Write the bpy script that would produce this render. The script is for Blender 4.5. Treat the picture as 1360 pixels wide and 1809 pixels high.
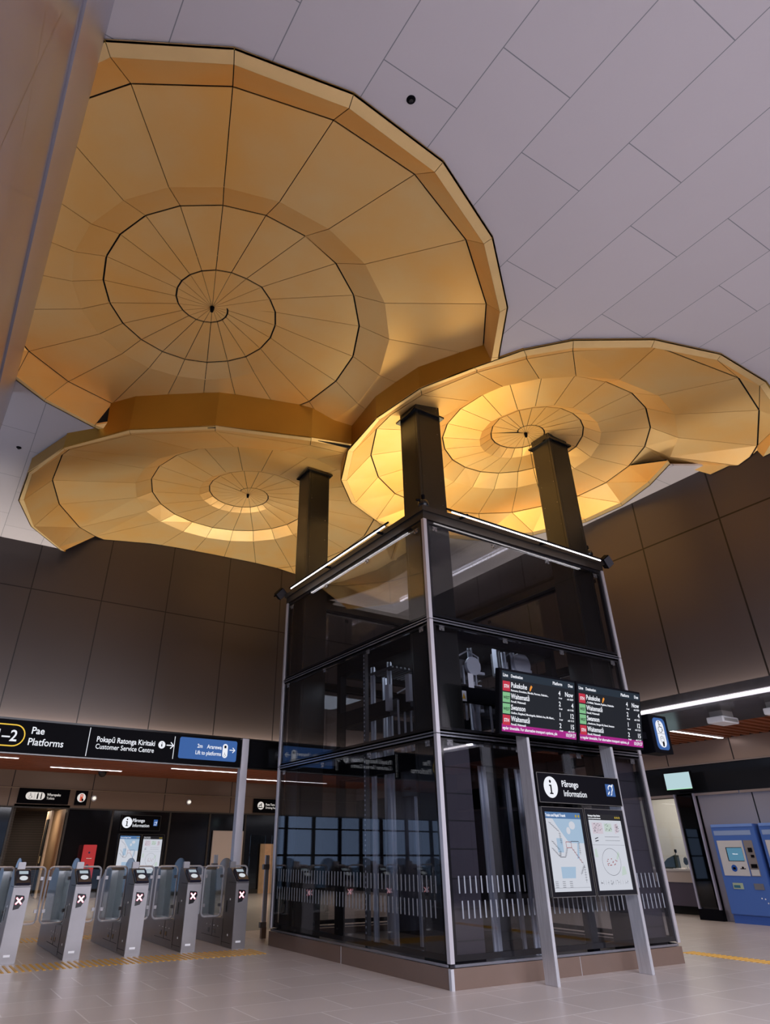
import bpy, bmesh, math, random
from mathutils import Vector, Matrix
random.seed(4)
PI = math.pi
for o in list(bpy.data.objects): bpy.data.objects.remove(o)
SC = bpy.context.scene
COL = SC.collection

# ------------------------------------------------------------------ camera
cam = bpy.data.cameras.new('camera'); camo = bpy.data.objects.new('camera', cam); COL.objects.link(camo)
cam.sensor_fit = 'HORIZONTAL'; cam.sensor_width = 36.0
cam.lens = 1136.47 / 1360 * 36.0
cam.shift_x = (680 - 616.69) / 1360.0
cam.shift_y = (847.10 - 904.5) / 1360.0
cam.clip_start = 0.05; cam.clip_end = 200
R_ = (0.852567158813792, -0.5226098748135612, 0.0028563017229425256)
U_ = (-0.2647538359127242, -0.4271849183137058, 0.8645336615394517)
F_ = (0.45059365961104797, 0.7378292243552478, 0.5025668011375768)
camo.matrix_world = Matrix(((R_[0], U_[0], -F_[0], -5.39768), (R_[1], U_[1], -F_[1], -6.72295),
                            (R_[2], U_[2], -F_[2], 1.25), (0, 0, 0, 1)))
SC.camera = camo
SC.view_settings.view_transform = 'Standard'; SC.view_settings.look = 'None'
SC.view_settings.gamma = 1.0; SC.view_settings.use_curve_mapping = False
SC.view_settings.exposure = 0.2

# ------------------------------------------------------------------ world and large lights
wd = bpy.data.worlds.new('world'); SC.world = wd; wd.use_nodes = True
wd.node_tree.nodes['Background'].inputs[0].default_value = (0.40, 0.56, 0.90, 1)
wd.node_tree.nodes['Background'].inputs[1].default_value = 0.7

def area(name, loc, direction, sx, sy, power, col=(1, 1, 1), spread=180):
    l = bpy.data.lights.new(name, 'AREA'); l.shape = 'RECTANGLE'; l.size = sx; l.size_y = sy
    l.energy = power; l.color = col; l.spread = math.radians(spread)
    o = bpy.data.objects.new(name, l); COL.objects.link(o); o.location = loc
    o.rotation_euler = Vector(direction).to_track_quat('-Z', 'Y').to_euler()
    return o
COOL = (0.80, 0.86, 1.0); WARM = (1.0, 0.74, 0.46); NEUT = (1.0, 0.92, 0.84)
# added fill behind the camera for floor bounce; daylight through the glazed street side on the far left
area('front_fill', (-3, -11.7, 4.6), (0.05, 0.75, -1), 16, 3.2, 2500, (.92, .91, 1.0), 130)
area('daylight_street', (-15.6, 8.5, 2.6), (1, -0.1, 0.02), 12, 4.6, 420, (0.62, 0.76, 1.0))
# up-lighting from the lift roof onto the shells
area('uplight_roof', (2.0, 2.2, 5.95), (0, 0, 1), 3.2, 3.6, 128, (1.0, 0.77, 0.42))
# cove lights behind the bulkheads washing the upper walls
area('shaft_head_fill', (2.0, 2.2, 4.28), (0, 0, -1), 1.6, 2.2, 26, (.80, .88, 1.0))  # added fill inside the shaft, brightens the metal there; no real fitting
area('cove_light_left', (-3.5, 9.26, 3.5), (0, 0.35, 1), 19, 0.06, 330, (1.0, 0.88, 0.74), 150)
area('cove_light_right', (5.90, -1.3, 3.5), (0.35, 0, 1), 21, 0.06, 330, (1.0, 0.88, 0.74), 150)
# recessed strips in the slatted soffits of the low concourse
area('soffit_light_left', (0, 14.0, 3.55), (0, 0, -1), 18, 5, 330, (1.0, 0.80, 0.60), 160)
area('soffit_light_right', (8.3, -0.5, 3.50), (0, 0, -1), 3.2, 14, 150, (1.0, 0.82, 0.64), 160)

# ------------------------------------------------------------------ materials
MATS = {}
def mat(name, col, rough=0.5, metal=0.0, emit=None, es=1.0, noise=0.0, nscale=8.0, bump=0.0, spec=0.5, stretch=None, coat=0.0):
    if name in MATS: return MATS[name]
    m = bpy.data.materials.new(name); m.use_nodes = True; nt = m.node_tree; b = nt.nodes['Principled BSDF']
    b.inputs['Base Color'].default_value = (*col, 1); b.inputs['Roughness'].default_value = rough
    b.inputs['Metallic'].default_value = metal; b.inputs['Specular IOR Level'].default_value = spec
    b.inputs['Coat Weight'].default_value = coat
    if emit: b.inputs['Emission Color'].default_value = (*emit, 1); b.inputs['Emission Strength'].default_value = es
    if noise or bump:
        tc = nt.nodes.new('ShaderNodeTexCoord'); mp = nt.nodes.new('ShaderNodeMapping'); n = nt.nodes.new('ShaderNodeTexNoise')
        n.inputs['Scale'].default_value = nscale; n.inputs['Detail'].default_value = 5
        if stretch: mp.inputs['Scale'].default_value = stretch
        nt.links.new(tc.outputs['Object'], mp.inputs[0]); nt.links.new(mp.outputs[0], n.inputs['Vector'])
        if noise:
            r = nt.nodes.new('ShaderNodeValToRGB'); r.color_ramp.elements[0].position = 0.3; r.color_ramp.elements[1].position = 0.7
            r.color_ramp.elements[0].color = (*[c * (1 - noise) for c in col], 1)
            r.color_ramp.elements[1].color = (*[min(1, c * (1 + noise)) for c in col], 1)
            nt.links.new(n.outputs['Fac'], r.inputs[0]); nt.links.new(r.outputs[0], b.inputs['Base Color'])
        if bump:
            bp = nt.nodes.new('ShaderNodeBump'); bp.inputs['Strength'].default_value = bump; bp.inputs['Distance'].default_value = 0.01
            nt.links.new(n.outputs['Fac'], bp.inputs['Height']); nt.links.new(bp.outputs[0], b.inputs['Normal'])
    MATS[name] = m; return m

def panel_mat(name, col, joint, pu, pv, ou, ov, axu, axv, w=0.012, rough=0.45, metal=0.0, stagger=0.0, lines_v=None, var=0.03, noise=0.05, jrough=0.7, coat=0.0):
    """panels with joints every pu along axis axu and pv along axis axv (object space), rows of axv shifted by stagger"""
    m = bpy.data.materials.new(name); m.use_nodes = True; nt = m.node_tree; N = nt.nodes; L = nt.links; b = N['Principled BSDF']
    tc = N.new('ShaderNodeTexCoord'); sp = N.new('ShaderNodeSeparateXYZ'); L.new(tc.outputs['Object'], sp.inputs[0])
    def M(op, a, c=None):
        n = N.new('ShaderNodeMath'); n.operation = op
        for k, v in enumerate((a, c)):
            if v is None: continue
            if isinstance(v, (int, float)): n.inputs[k].default_value = v
            else: L.new(v, n.inputs[k])
        return n.outputs[0]
    u = sp.outputs[axu]; v = sp.outputs[axv]
    vv = M('DIVIDE', M('SUBTRACT', v, ov), pv); vi = M('FLOOR', vv); vf = M('FRACT', vv)
    par = M('MODULO', M('ADD', vi, 1000.0), 2.0)
    uu = M('ADD', M('DIVIDE', M('SUBTRACT', u, ou), pu), M('MULTIPLY', par, stagger)); ui = M('FLOOR', uu); uf = M('FRACT', uu)
    du = M('MULTIPLY', M('MINIMUM', uf, M('SUBTRACT', 1.0, uf)), pu)
    dv = M('MULTIPLY', M('MINIMUM', vf, M('SUBTRACT', 1.0, vf)), pv)
    d = M('MINIMUM', du, dv); isj = M('LESS_THAN', d, w / 2)
    wn = N.new('ShaderNodeTexWhiteNoise'); wn.noise_dimensions = '2D'; cb = N.new('ShaderNodeCombineXYZ'); L.new(ui, cb.inputs[0]); L.new(vi, cb.inputs[1]); L.new(cb.outputs[0], wn.inputs['Vector'])
    nz = N.new('ShaderNodeTexNoise'); nz.inputs['Scale'].default_value = 1.3; nz.inputs['Detail'].default_value = 4; L.new(tc.outputs['Object'], nz.inputs['Vector'])
    f = M('ADD', M('ADD', 1.0 - var / 2 - noise / 2, M('MULTIPLY', wn.outputs['Value'], var)), M('MULTIPLY', nz.outputs['Fac'], noise))
    vm = N.new('ShaderNodeVectorMath'); vm.operation = 'SCALE'; vm.inputs[0].default_value = col; L.new(f, vm.inputs['Scale'])
    mx = N.new('ShaderNodeMix'); mx.data_type = 'RGBA'; L.new(isj, mx.inputs[0]); L.new(vm.outputs[0], mx.inputs[6]); mx.inputs[7].default_value = (*joint, 1)
    L.new(mx.outputs[2], b.inputs['Base Color']); b.inputs['Roughness'].default_value = rough; b.inputs['Metallic'].default_value = metal
    b.inputs['Coat Weight'].default_value = coat
    MATS[name] = m; return m

def glass_mat(name, tint, refl_rough=0.0, ior=1.5, gain=1.0):
    m = bpy.data.materials.new(name); m.use_nodes = True; nt = m.node_tree; N = nt.nodes; L = nt.links
    N.remove(N['Principled BSDF']); out = N['Material Output']
    t = N.new('ShaderNodeBsdfTransparent'); t.inputs[0].default_value = (*tint, 1)
    g = N.new('ShaderNodeBsdfGlossy'); g.inputs['Roughness'].default_value = refl_rough
    ge = N.new('ShaderNodeNewGeometry'); dt = N.new('ShaderNodeVectorMath'); dt.operation = 'DOT_PRODUCT'; L.new(ge.outputs['Normal'], dt.inputs[0]); L.new(ge.outputs['Incoming'], dt.inputs[1])
    def M(op, a, c=None):
        n = N.new('ShaderNodeMath'); n.operation = op; n.use_clamp = op in ('ADD', 'SUBTRACT')
        for k, v in enumerate((a, c)):
            if v is None: continue
            if isinstance(v, (int, float)): n.inputs[k].default_value = v
            else: L.new(v, n.inputs[k])
        return n.outputs[0]
    f0 = ((ior - 1) / (ior + 1)) ** 2
    sch = M('ADD', M('MULTIPLY', M('POWER', M('SUBTRACT', 1.0, M('ABSOLUTE', dt.outputs['Value'])), 5.0), (1 - f0) * gain), f0 * gain)
    mx = N.new('ShaderNodeMixShader'); ml = sch.node
    L.new(ml.outputs[0], mx.inputs[0]); L.new(t.outputs[0], mx.inputs[1]); L.new(g.outputs[0], mx.inputs[2]); L.new(mx.outputs[0], out.inputs[0])
    MATS[name] = m; return m

def lit(name, col, s): return mat(name, (0.01, 0.01, 0.01), 0.6, emit=col, es=s, spec=.1)

M_ceil = panel_mat('ceiling_panels', (0.53, 0.50, 0.525), (0.20, 0.21, 0.23), 1.82, 0.8835, -4.12, 0.092, 1, 0, w=0.010, rough=0.55, stagger=0.366, var=0.05)
M_wallL = panel_mat('upper_wall_left_panels', (0.054, 0.042, 0.040), (0.008, 0.006, 0.006), 1.604, 3.05, 0.53, 6.59, 0, 2, w=0.024, rough=0.36, metal=0.35, var=0.10)
M_wallR = panel_mat('upper_wall_right_panels', (0.070, 0.057, 0.060), (0.008, 0.006, 0.006), 1.64, 3.05, 0.436, 6.64, 1, 2, w=0.030, rough=0.36, metal=0.35, var=0.10)
M_lowL = panel_mat('recess_wall_panels_left', (0.22, 0.150, 0.105), (0.02, 0.012, 0.01), 2.52, 0.56, -0.18, 2.52, 0, 2, w=0.03, rough=0.35, metal=0.3, var=0.06)
M_lowR = panel_mat('recess_wall_panels_right', (0.30, 0.215, 0.175), (0.02, 0.012, 0.01), 1.68, 0.5, 0.57, 3.12, 1, 2, w=0.03, rough=0.35, metal=0.3, var=0.06)
M_floor = panel_mat('stone_floor_tiles', (0.45, 0.40, 0.39), (0.66, 0.63, 0.63), 0.95, 0.62, 0.54, -0.20, 0, 1, w=0.013, rough=0.30, stagger=0.35, var=0.10, noise=0.16)
M_black = mat('black_paint', (0.003, 0.003, 0.005), 0.6, spec=.06)
M_blackg = mat('black_gloss', (0.008, 0.008, 0.010), 0.08)
M_matt = mat('shadow_black', (0.003, 0.003, 0.003), 0.9)
M_gold = mat('gold_panel', (0.96, 0.63, 0.215), 0.40, 0.52, noise=0.10, nscale=0.7)
_r = [n for n in M_gold.node_tree.nodes if n.type == 'VALTORGB'][0]; _r.color_ramp.elements[0].color = (0.98, 0.55, 0.15, 1); _r.color_ramp.elements[1].color = (0.92, 0.66, 0.30, 1)
M_skirt = mat('gold_skirt_shaded', (0.50, 0.285, 0.055), 0.38, 0.9, noise=0.08, nscale=0.9)  # shell gold darkened for the rim sides, their shade put into the colour
M_gold2 = mat('gold_rim_panel', (0.95, 0.68, 0.31), 0.45, 0.5, noise=0.06, nscale=1.5)
M_steel = mat('brushed_steel', (0.56, 0.56, 0.60), 0.36, 0.55, noise=0.14, nscale=6, stretch=(14, 14, 0.6), bump=0.06)
M_steelb = mat('satin_steel_cabinet', (0.225, 0.21, 0.215), 0.34, 0.7, noise=0.06, nscale=3)
M_alu = mat('pale_aluminium', (0.50, 0.48, 0.52), 0.38, 0.5)
M_bronze = mat('bronze_plinth', (0.235, 0.165, 0.135), 0.28, 0.55, noise=0.05, nscale=2)
M_column = mat('dark_column_paint', (0.010, 0.0095, 0.008), 0.34, 0.1, noise=0.25, nscale=2.2)
M_glass = glass_mat('lift_shaft_glass', (0.80, 0.81, 0.84), 0.0, 1.55, 1.3)
M_clear = glass_mat('clear_gate_glass', (0.86, 0.90, 0.90), 0.0, 1.45)
M_smoke = glass_mat('dark_glazing', (0.10, 0.11, 0.11), 0.02, 1.6)
M_white = mat('white_paint', (0.80, 0.80, 0.82), 0.5)
M_wtext = lit('white_lettering', (0.86, 0.88, 0.95), 0.85)
M_led = lit('led_strip', (1.0, 0.93, 0.96), 7.0)
M_ledw = lit('led_strip_warm', (1.0, 0.88, 0.78), 3.2)
M_wood = mat('cedar_slat', (0.30, 0.085, 0.030), 0.5, noise=0.30, nscale=3, stretch=(0.6, 14, 14))
M_blue = mat('machine_blue', (0.055, 0.13, 0.42), 0.33, 0.1)
M_signblue = lit('sign_blue', (0.055, 0.16, 0.48), 0.62)
M_yellow = mat('tactile_yellow', (0.62, 0.34, 0.045), 0.5)

# ------------------------------------------------------------------ helpers
def tag(o, label=None, cat=None, group=None, kind=None):
    if label: o['label'] = label
    if cat: o['category'] = cat
    if group: o['group'] = group
    if kind: o['kind'] = kind
    return o
class MB:
    def __init__(s): s.v = []; s.f = []
    def add(s, vs, fs):
        n = len(s.v); s.v += [tuple(v) for v in vs]; s.f += [tuple(i + n for i in f) for f in fs]; return s
    def box(s, x0, x1, y0, y1, z0, z1, m=None):
        vs = [Vector((x, y, z)) for x in (x0, x1) for y in (y0, y1) for z in (z0, z1)]
        if m: vs = [m @ v for v in vs]
        return s.add(vs, [(0, 1, 3, 2), (4, 6, 7, 5), (0, 4, 5, 1), (2, 3, 7, 6), (0, 2, 6, 4), (1, 5, 7, 3)])
    def prism(s, pts, axis, a, b):
        """extrude 2D polygon pts along axis from a to b; 2D axes are the remaining two in order"""
        n = len(pts); vs = []
        for t in (a, b):
            for p in pts:
                q = list(p); q.insert(axis, t); vs.append(q)
        return s.add(vs, [tuple(range(n)), tuple(range(2 * n - 1, n - 1, -1))] + [(i, (i + 1) % n, n + (i + 1) % n, n + i) for i in range(n)])
    def tube(s, pts, r, seg=8, closed=False):
        pts = [Vector(p) for p in pts]; n = len(pts); vs = []; fs = []
        for i, p in enumerate(pts):
            a = pts[(i - 1) % n] if (closed or i) else p; b = pts[(i + 1) % n] if (closed or i < n - 1) else p
            d = (b - a).normalized(); up = Vector((0, 0, 1)) if abs(d.z) < 0.9 else Vector((1, 0, 0))
            x = d.cross(up).normalized(); y = d.cross(x)
            vs += [p + (x * math.cos(t) + y * math.sin(t)) * r for t in [2 * PI * k / seg for k in range(seg)]]
        for i in range(n if closed else n - 1):
            j = (i + 1) % n
            fs += [(i * seg + k, i * seg + (k + 1) % seg, j * seg + (k + 1) % seg, j * seg + k) for k in range(seg)]
        if not closed: fs += [tuple(range(seg)), tuple(range((n - 1) * seg, n * seg))[::-1]]
        return s.add(vs, fs)
    def lathe(s, prof, c, ax=2, seg=20):
        vs = []; fs = []; n = len(prof)
        for k in range(seg):
            t = 2 * PI * k / seg
            for r, h in prof:
                q = [r * math.cos(t), r * math.sin(t)]; q.insert(ax, h); vs.append([q[i] + c[i] for i in range(3)])
        for k in range(seg):
            j = (k + 1) % seg
            fs += [(k * n + i, j * n + i, j * n + i + 1, k * n + i + 1) for i in range(n - 1)]
        return s.add(vs, fs)
    def build(s, name, material, parent=None, bevel=0.0, smooth=False, origin=None):
        me = bpy.data.meshes.new(name); me.from_pydata(s.v, [], s.f)
        bm = bmesh.new(); bm.from_mesh(me)
        bmesh.ops.recalc_face_normals(bm, faces=bm.faces)
        if bevel: bmesh.ops.bevel(bm, geom=bm.edges[:], offset=bevel, segments=2, affect='EDGES', clamp_overlap=True)
        if origin: bmesh.ops.translate(bm, verts=bm.verts, vec=-Vector(origin))
        if smooth:
            for f in bm.faces: f.smooth = True
        bm.to_mesh(me); bm.free()
        if material: me.materials.append(material)
        o = bpy.data.objects.new(name, me); COL.objects.link(o)
        if parent: o.parent = parent
        if origin: o.location = origin
        return o
    def split(s, name, material, parent=None, bevel=0.0, smooth=False):
        """build every connected piece as an object of its own"""
        n = len(s.v); g = list(range(n))
        def find(a):
            while g[a] != a: g[a] = g[g[a]]; a = g[a]
            return a
        for f in s.f:
            for v in f[1:]: g[find(v)] = find(f[0])
        by = {}
        for f in s.f: by.setdefault(find(f[0]), []).append(f)
        out = []
        for fs in by.values():
            ids = sorted({i for f in fs for i in f}); mp = {i: k for k, i in enumerate(ids)}; m = MB(); m.v = [s.v[i] for i in ids]; m.f = [tuple(mp[i] for i in f) for f in fs]
            out.append(m.build(name, material, parent, bevel, smooth))
        return out
def thing(name, label, cat, loc=(0, 0, 0), rot=(0, 0, 0), group=None):
    o = bpy.data.objects.new(name, None); COL.objects.link(o); o.location = loc; o.rotation_euler = rot
    return tag(o, label, cat, group)
def copy_tree(o, parent=None):
    c = o.copy(); COL.objects.link(c); c.parent = parent
    for ch in list(o.children): copy_tree(ch, c)
    return c
def struct(o): o['kind'] = 'structure'; return o
def rrect(x0, x1, z0, z1, r, seg=6):
    P = []
    for cx, cz, a in ((x1 - r, z1 - r, 0), (x0 + r, z1 - r, 90), (x0 + r, z0 + r, 180), (x1 - r, z0 + r, 270)):
        P += [(cx + r * math.cos(math.radians(a + 90 * k / seg)), cz + r * math.sin(math.radians(a + 90 * k / seg))) for k in range(seg + 1)]
    return P
_TX = []
def text(name, body, size, loc, parent, material, face='-y', align='LEFT', bold=0.0, xs=1.0, label=None, shear=0.0):
    """lettering lying flat on a surface that faces -y (or -x); converted to mesh at the end"""
    cu = bpy.data.curves.new(name, 'FONT'); cu.body = body; cu.size = size; cu.align_x = align; cu.extrude = 0.0008; cu.offset = min(bold, .014 * size); cu.shear = shear
    cu.resolution_u = 3
    o = bpy.data.objects.new(name, cu); COL.objects.link(o); o.data.materials.append(material)
    o.rotation_euler = {'-y': (PI / 2, 0, 0), '-x': (PI / 2, 0, -PI / 2)}[face]; o.location = loc; o.scale = (xs, 1, 1)
    if parent: o.parent = parent
    if label: o['label'] = label
    _TX.append(o); return o
def finish_text():
    bpy.context.view_layer.update(); dg = bpy.context.evaluated_depsgraph_get(); done = []
    for o in _TX:
        me = bpy.data.meshes.new_from_object(o.evaluated_get(dg)); me.name = o.name
        done.append((o, me))
    for o, me in done:
        n = bpy.data.objects.new('tmp', me); COL.objects.link(n); n.parent = o.parent
        n.rotation_euler = o.rotation_euler; n.location = o.location; n.scale = o.scale
        if 'label' in o: n['label'] = o['label']
        nm = o.name.split('.')[0]; bpy.data.objects.remove(o); n.name = nm
SP = {
 1: dict(c=(-3.425,0.581,8.54),i0=50,
  J=[(-3.238,0.462,8.54),(-3.198,0.516,8.539),(-3.174,0.585,8.538),(-3.171,0.665,8.537),(-3.195,0.75,8.536),(-3.247,0.83,8.535),(-3.325,0.897,8.535),(-3.428,0.941,8.534),(-3.547,0.955,8.533),(-3.674,0.932,8.532),(-3.796,0.87,8.531),(-3.903,0.769,8.53),(-3.98,0.633,8.529),(-4.017,0.471,8.528),(-4.006,0.296,8.527),(-3.941,0.121,8.526),(-3.821,-0.035,8.525),(-3.653,-0.158,8.525),(-3.445,-0.23,8.524),(-3.214,-0.241,8.523),(-2.957,-0.211,8.522),(-2.747,-0.057,8.521),(-2.559,0.144,8.52),(-2.437,0.396,8.514),(-2.382,0.693,8.507),(-2.414,1.009,8.501),(-2.54,1.317,8.495),(-2.763,1.577,8.488),(-3.05,1.785,8.482),(-3.4,1.899,8.475),(-3.784,1.9,8.469),(-4.169,1.788,8.463),(-4.522,1.561,8.456),(-4.808,1.217,8.45),(-4.999,0.801,8.442),(-5.066,0.33,8.434),(-4.999,-0.155,8.425),(-4.794,-0.633,8.417),(-4.459,-1.016,8.409),(-3.998,-1.317,8.401),(-3.466,-1.474,8.393),(-2.881,-1.461,8.385),(-2.306,-1.286,8.376),(-1.788,-0.92,8.368),(-1.377,-0.426,8.36),(-1.099,0.207,8.34),(-1.025,0.89,8.32),(-1.155,1.622,8.3),(-1.483,2.196,8.28),(-1.981,2.74,8.26),(-2.631,3.134,8.24),(-3.388,3.335,8.22),(-4.181,3.416,8.2),(-4.98,3.145,8.18),(-5.672,2.645,8.16),(-6.246,1.915,8.15),(-6.599,1.095,8.14),(-6.705,0.183,8.13),(-6.539,-0.749,8.12),(-6.1,-1.621,8.11),(-5.41,-2.402,8.1),(-4.505,-2.933,8.087),(-3.445,-3.182,8.073),(-2.324,-3.131,8.06),(-1.223,-2.741,8.047),(-0.255,-2.045,8.033),(0.45,-1.176,8.02),(0.992,0.112,8.017),(1.151,1.42,8.013),(0.94,2.758,8.01),(0.355,4.018,8.007),(-0.577,5.091,8.003),(-1.796,5.88,8.0)],
  L=[(-2.53,3.459,7.66),(-3.804,3.508,7.66),(-4.376,3.408,7.66),(-5.241,3.073,7.66),(-5.735,2.683,7.66),(-6.553,2.06,7.66),(-6.934,1.15,7.66),(-7.042,0.142,7.66),(-6.852,-0.882,7.66),(-6.362,-1.837,7.66),(-5.636,-2.817,7.66),(-4.629,-3.36,7.66),(-3.492,-3.578,7.66),(-2.336,-3.476,7.66),(-1.238,-3.035,7.66),(-0.28,-2.285,7.66),(0.268,-1.524,7.66),(1.33,0.076,7.66),(1.486,1.481,7.66),(1.245,2.91,7.66),(0.607,4.246,7.66),(-0.395,5.378,7.66),(-1.696,6.205,7.66)],
  E=[(-2.488,3.592,7.66),(-3.779,3.6,7.66),(-4.362,3.51,7.66),(-5.245,3.158,7.66),(-5.755,2.777,7.66),(-6.68,2.12,7.66),(-7.073,1.172,7.66),(-7.181,0.125,7.66),(-6.981,-0.937,7.66),(-6.47,-1.926,7.66),(-5.716,-2.942,7.66),(-4.682,-3.499,7.66),(-3.527,-3.728,7.66),(-2.332,-3.627,7.66),(-1.205,-3.165,7.66),(-0.244,-2.41,7.66),(0.356,-1.59,7.66),(1.469,0.061,7.66),(1.624,1.507,7.66),(1.37,2.972,7.66),(0.71,4.34,7.66),(-0.32,5.497,7.66),(-1.655,6.339,7.66)]),
 2: dict(c=(-0.304,6.377,8.86),i0=52,
  J=[(-0.535,6.297,8.85),(-0.535,6.218,8.847),(-0.511,6.137,8.844),(-0.461,6.061,8.84),(-0.388,5.999,8.837),(-0.293,5.96,8.834),(-0.185,5.95,8.831),(-0.071,5.974,8.828),(0.036,6.036,8.825),(0.126,6.133,8.821),(0.186,6.262,8.818),(0.206,6.412,8.815),(0.18,6.573,8.812),(0.103,6.729,8.809),(-0.023,6.865,8.805),(-0.194,6.966,8.802),(-0.398,7.017,8.799),(-0.621,7.007,8.796),(-0.843,6.931,8.793),(-1.045,6.787,8.79),(-1.206,6.583,8.786),(-1.306,6.33,8.783),(-1.33,6.045,8.78),(-1.274,5.74,8.769),(-1.13,5.453,8.758),(-0.903,5.21,8.747),(-0.607,5.036,8.736),(-0.262,4.951,8.725),(0.105,4.971,8.715),(0.464,5.102,8.704),(0.781,5.34,8.693),(1.025,5.673,8.682),(1.168,6.078,8.671),(1.19,6.526,8.66),(1.081,6.984,8.651),(0.838,7.409,8.643),(0.471,7.76,8.634),(0.005,8.004,8.626),(-0.529,8.109,8.617),(-1.089,8.057,8.609),(-1.628,7.843,8.6),(-2.101,7.457,8.583),(-2.459,6.937,8.567),(-2.663,6.32,8.55),(-2.685,5.651,8.533),(-2.512,4.983,8.517),(-2.146,4.374,8.5),(-1.597,3.905,8.5),(-0.906,3.598,8.5),(-0.121,3.493,8.5),(0.698,3.617,8.5),(1.484,3.977,8.5),(2.17,4.561,8.5),(2.681,5.323,8.492),(2.974,6.225,8.483),(3.009,7.201,8.475),(2.769,8.175,8.467),(2.259,9.067,8.458),(1.506,9.799,8.45),(0.526,10.203,8.4),(-0.565,10.322,8.35),(-1.682,10.129,8.3),(-3.164,9.218,8.15),(-3.656,8.493,7.975),(-4.326,7.125,7.8),(-4.651,5.993,7.75),(-4.671,4.789,7.7),(-4.597,4.555,7.713),(-3.751,3.483,7.725),(-2.499,2.603,7.737),(-0.831,2.134,7.75),(-0.13,2.042,7.763),(1.002,2.38,7.775),(2.429,3.683,7.787),(3.56,5.874,7.8)],
  L=[(2.976,3.97,8.35),(3.624,4.99,8.342),(3.973,6.179,8.333),(3.979,7.442,8.325),(3.633,8.68,8.317),(2.949,9.791,8.308),(1.974,10.683,8.3),(0.738,11.18,8.25),(-0.631,11.32,8.2),(-2.026,11.068,8.15),(-3.86,8.597,7.36),(-4.002,8.45,7.36),(-4.672,7.574,7.36),(-5.039,6.374,7.36),(-5.058,5.192,7.36),(-4.703,4.066,7.4),(-3.826,3.135,7.53),(-2.575,2.374,7.62),(-0.991,1.808,7.61),(-0.254,1.717,7.68),(0.895,2.167,7.687),(2.349,3.513,7.693),(3.472,5.651,7.7)],
  E=[(3.218,3.792,8.3),(3.907,4.891,8.292),(4.272,6.165,8.283),(4.271,7.515,8.275),(3.892,8.831,8.267),(3.156,10.008,8.258),(2.114,10.948,8.25),(0.802,11.474,8.2),(-0.651,11.619,8.15),(-2.13,11.349,8.1),(-3.839,8.641,7.36),(-3.945,8.611,7.36),(-4.731,7.611,7.36),(-5.132,6.46,7.36),(-5.134,5.166,7.36),(-4.734,3.991,7.4),(-3.871,3.036,7.53),(-2.615,2.271,7.62),(-1.035,1.707,7.61),(-0.259,1.61,7.68),(0.924,2.073,7.687),(2.423,3.467,7.693),(3.545,5.606,7.7)]),
 3: dict(c=(3.085,0.464,8.46),i0=56,
  J=[(2.91,0.503,8.45),(2.88,0.469,8.449),(2.86,0.422,8.447),(2.855,0.365,8.446),(2.868,0.304,8.445),(2.9,0.243,8.443),(2.953,0.191,8.442),(3.024,0.152,8.44),(3.109,0.135,8.439),(3.202,0.143,8.438),(3.294,0.181,8.436),(3.377,0.247,8.435),(3.44,0.341,8.434),(3.477,0.455,8.432),(3.478,0.583,8.431),(3.441,0.714,8.43),(3.363,0.835,8.428),(3.248,0.934,8.427),(3.101,1.0,8.425),(2.932,1.022,8.424),(2.756,0.994,8.423),(2.587,0.913,8.421),(2.458,0.783,8.42),(2.319,0.581,8.416),(2.247,0.311,8.413),(2.29,0.167,8.409),(2.369,-0.074,8.405),(2.515,-0.263,8.402),(2.707,-0.433,8.398),(2.971,-0.542,8.395),(3.272,-0.551,8.391),(3.542,-0.491,8.387),(3.791,-0.353,8.384),(4.006,-0.142,8.38),(4.189,0.186,8.371),(4.212,0.589,8.362),(4.162,0.917,8.353),(4.038,1.219,8.344),(3.851,1.482,8.335),(3.534,1.736,8.325),(3.15,1.887,8.316),(2.745,1.908,8.307),(2.314,1.805,8.298),(1.905,1.555,8.289),(1.601,1.248,8.28),(1.371,0.815,8.268),(1.265,0.309,8.256),(1.314,-0.223,8.244),(1.473,-0.729,8.232),(1.81,-1.148,8.22),(2.25,-1.477,8.208),(2.809,-1.648,8.196),(3.428,-1.683,8.184),(3.996,-1.541,8.172),(4.575,-1.203,8.16),(5.032,-0.734,8.15),(5.367,-0.101,8.14),(5.513,0.595,8.13),(5.456,1.319,8.12),(5.149,2.008,8.11),(4.743,2.641,8.1),(4.066,3.021,8.05),(3.304,3.232,8.0),(2.483,3.211,7.95),(1.705,3.033,7.9),(0.988,2.6,7.873),(0.383,1.949,7.847),(-0.034,1.127,7.82),(-0.067,0.636,7.811),(0.047,-0.101,7.803),(0.424,-1.027,7.794),(0.849,-1.678,7.786),(1.302,-2.18,7.777),(2.273,-2.908,7.769),(3.991,-3.126,7.76),(5.024,-2.85,7.7),(5.93,-2.277,7.62),(6.059,-1.899,7.42),(6.04,-1.392,7.45)],
  L=[(5.086,-1.074,7.66),(5.451,-0.372,7.66),(5.719,0.503,7.66),(5.691,1.426,7.66),(5.202,2.515,7.66),(4.403,3.373,7.66),(3.259,3.793,7.66),(2.379,3.885,7.66),(1.794,3.905,7.66),(0.969,3.428,7.66),(0.325,2.74,7.66),(-0.119,1.784,7.66),(-0.274,0.673,7.66),(-0.142,-0.324,7.66),(0.268,-1.192,7.66),(0.682,-1.821,7.66),(1.134,-2.305,7.66),(2.101,-2.918,7.66),(3.177,-3.257,7.66),(4.325,-3.245,7.66),(5.357,-3.022,7.52),(6.251,-1.969,7.36),(6.027,-1.399,7.43)],
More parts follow.
